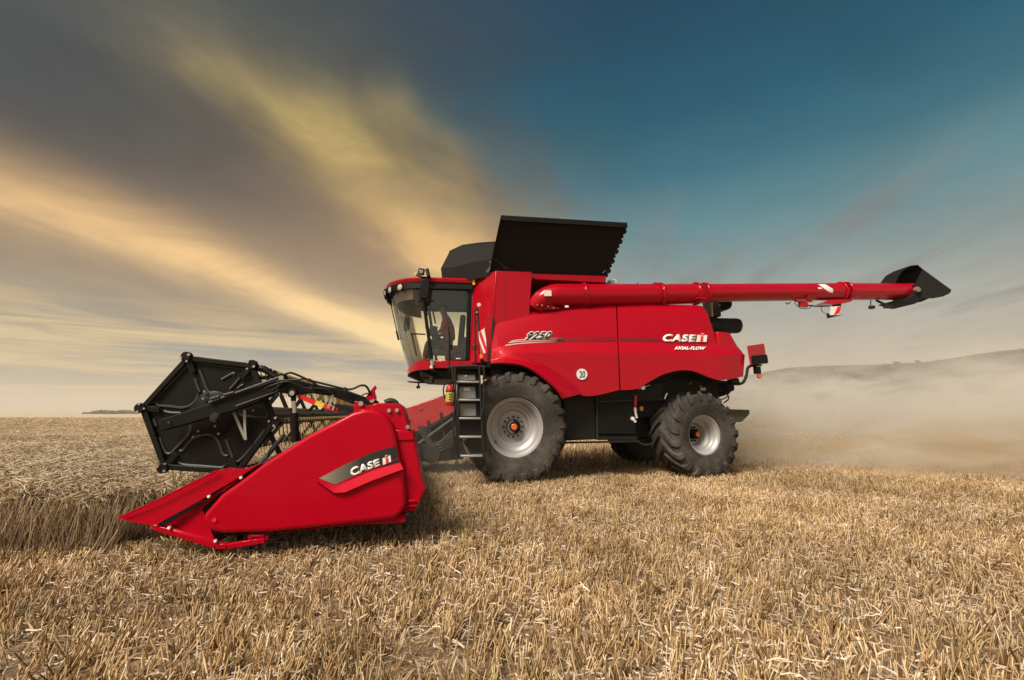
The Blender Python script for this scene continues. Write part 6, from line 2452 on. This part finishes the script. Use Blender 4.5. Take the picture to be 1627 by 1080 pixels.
def dust_build(nt, pv):
    pos = geo_pos(nt)
    sp = nt.nodes.new('ShaderNodeSeparateXYZ')
    nt.links.new(pos, sp.inputs[0])
    x, y, z = (NX(nt, sp.outputs[i]) for i in range(3))
    wv = combine(nt, x * 0.45, y * 0.55, z * 1.5 - x * 0.06)
    n1 = noise(nt, wv, 0.9, 6, 0.62, 1.6)
    n2 = noise(nt, combine(nt, x * 0.3, y * 0.3, 0.0), 1.0, 4, 0.6)
    sd = (x - 5.0) * .678 + (y - 10.45) * .735
    edge = sd.step(-0.5, 1.6)
    edgex = (x - 2.6 - (y - 10) * .1).step(0.0, 1.2)
    ztop = ((n2 - 0.36).op('MAXIMUM', 0.0) * 6.5 + 0.45) + (x * -0.02 + 0.45).op('MAXIMUM', 0.0)
    zn = z * (x * 0.030 + 0.45)
    prof = (((z / ztop) * -1.3).op('EXPONENT') + 0.10) * zn.step(2.5, 0.9)
    far = y.step(30, 18) * x.step(44, 26)
    swirl = n1.step(0.44, 0.58)
    dens = (swirl * 1.0 + 0.05) * prof * edge * edgex * far * 2.6
    nb = noise(nt, combine(nt, x * 0.35, y * 0.5, z * 2.2), 0.8, 5, 0.6, 1.2)
    straw = nb.step(0.40, 0.62) * z.step(1.5, 0.5)
    tone = straw.ramp([(0.0, (0.985, 0.93, 0.84, 1)), (1.0, (0.90, 0.73, 0.50, 1))])
    nt.links.new(tone, pv.inputs['Color'])
    nt.links.new(dens.s, pv.inputs['Density'])
    pv.inputs['Anisotropy'].default_value = 0.1


volume_box('dust_cloud', (2.4, 7.2, 0.02), (46, 32, 6.0), 'tan dust cloud billowing low behind the rear of the combine', 'dust cloud', dust_build)


# bits of straw thrown up behind the machine
n = 9000
fx_ = 3.9 + RNG.gamma(1.6, 1.7, n)
fy_ = RNG.uniform(9.3, 13.5, n)
fz_ = .15 + RNG.gamma(2.0, .32, n) * np.clip(1.3 - (fx_ - 4) * .09, .3, 1.3)
kp = ((fx_ - 5.0) * .678 + (fy_ - 10.45) * .735 > -.2) & (fx_ < 15)
fx_, fy_, fz_ = fx_[kp], fy_[kp], fz_[kp]
n = len(fx_)
p0 = np.stack([fx_, fy_, fz_], 1)
dd = RNG.normal(0, 1, (n, 3)) * np.array([1.6, .6, .5])
dd /= np.linalg.norm(dd, axis=1, keepdims=True)
ln = RNG.uniform(.012, .05, n)[:, None]
link_mesh('flying_chaff', np_mesh('flying_chaff', *ribbons(p0, p0 + dd * ln * .5, p0 + dd * ln, RNG.uniform(.003, .007, n)), M['litter']), 'stuff', 'flying bits of straw thrown into the air behind the combine', 'chaff')


def dust2_build(nt, pv):
    pos = geo_pos(nt)
    sp = nt.nodes.new('ShaderNodeSeparateXYZ')
    nt.links.new(pos, sp.inputs[0])
    x, y, z = (NX(nt, sp.outputs[i]) for i in range(3))
    n1 = noise(nt, pos, 1.1, 4, 0.6, 0.6)
    cx_ = ((x + 1.5) / 1.4)
    cy_ = ((y - 9.6) / 2.4)
    r2 = (cx_ * cx_ + cy_ * cy_)
    g = (r2 * -1.0).op('EXPONENT')
    prof = (z * -1.3).op('EXPONENT') * z.step(2.1, 1.2)
    dens = (n1 - .25).op('MAXIMUM', 0.0) * g * prof * 0.5
    nt.links.new(dens.s, pv.inputs['Density'])
    pv.inputs['Color'].default_value = (0.97, 0.88, 0.74, 1)


volume_box('chaff_dust', (-4.4, 6.4, 0.02), (1.6, 14, 2.2), 'thin tan dust hanging under the feeder house before the front wheel', 'dust', dust2_build)


def haze_build(nt, pv):
    pv.inputs['Density'].default_value = 0.00024
    pv.inputs['Color'].default_value = (0.92, 0.87, 0.82, 1)


volume_box('haze', (-2700, -100, -1.0), (2700, 2700, 88), 'thin warm haze in the air over the whole field', 'haze', haze_build)
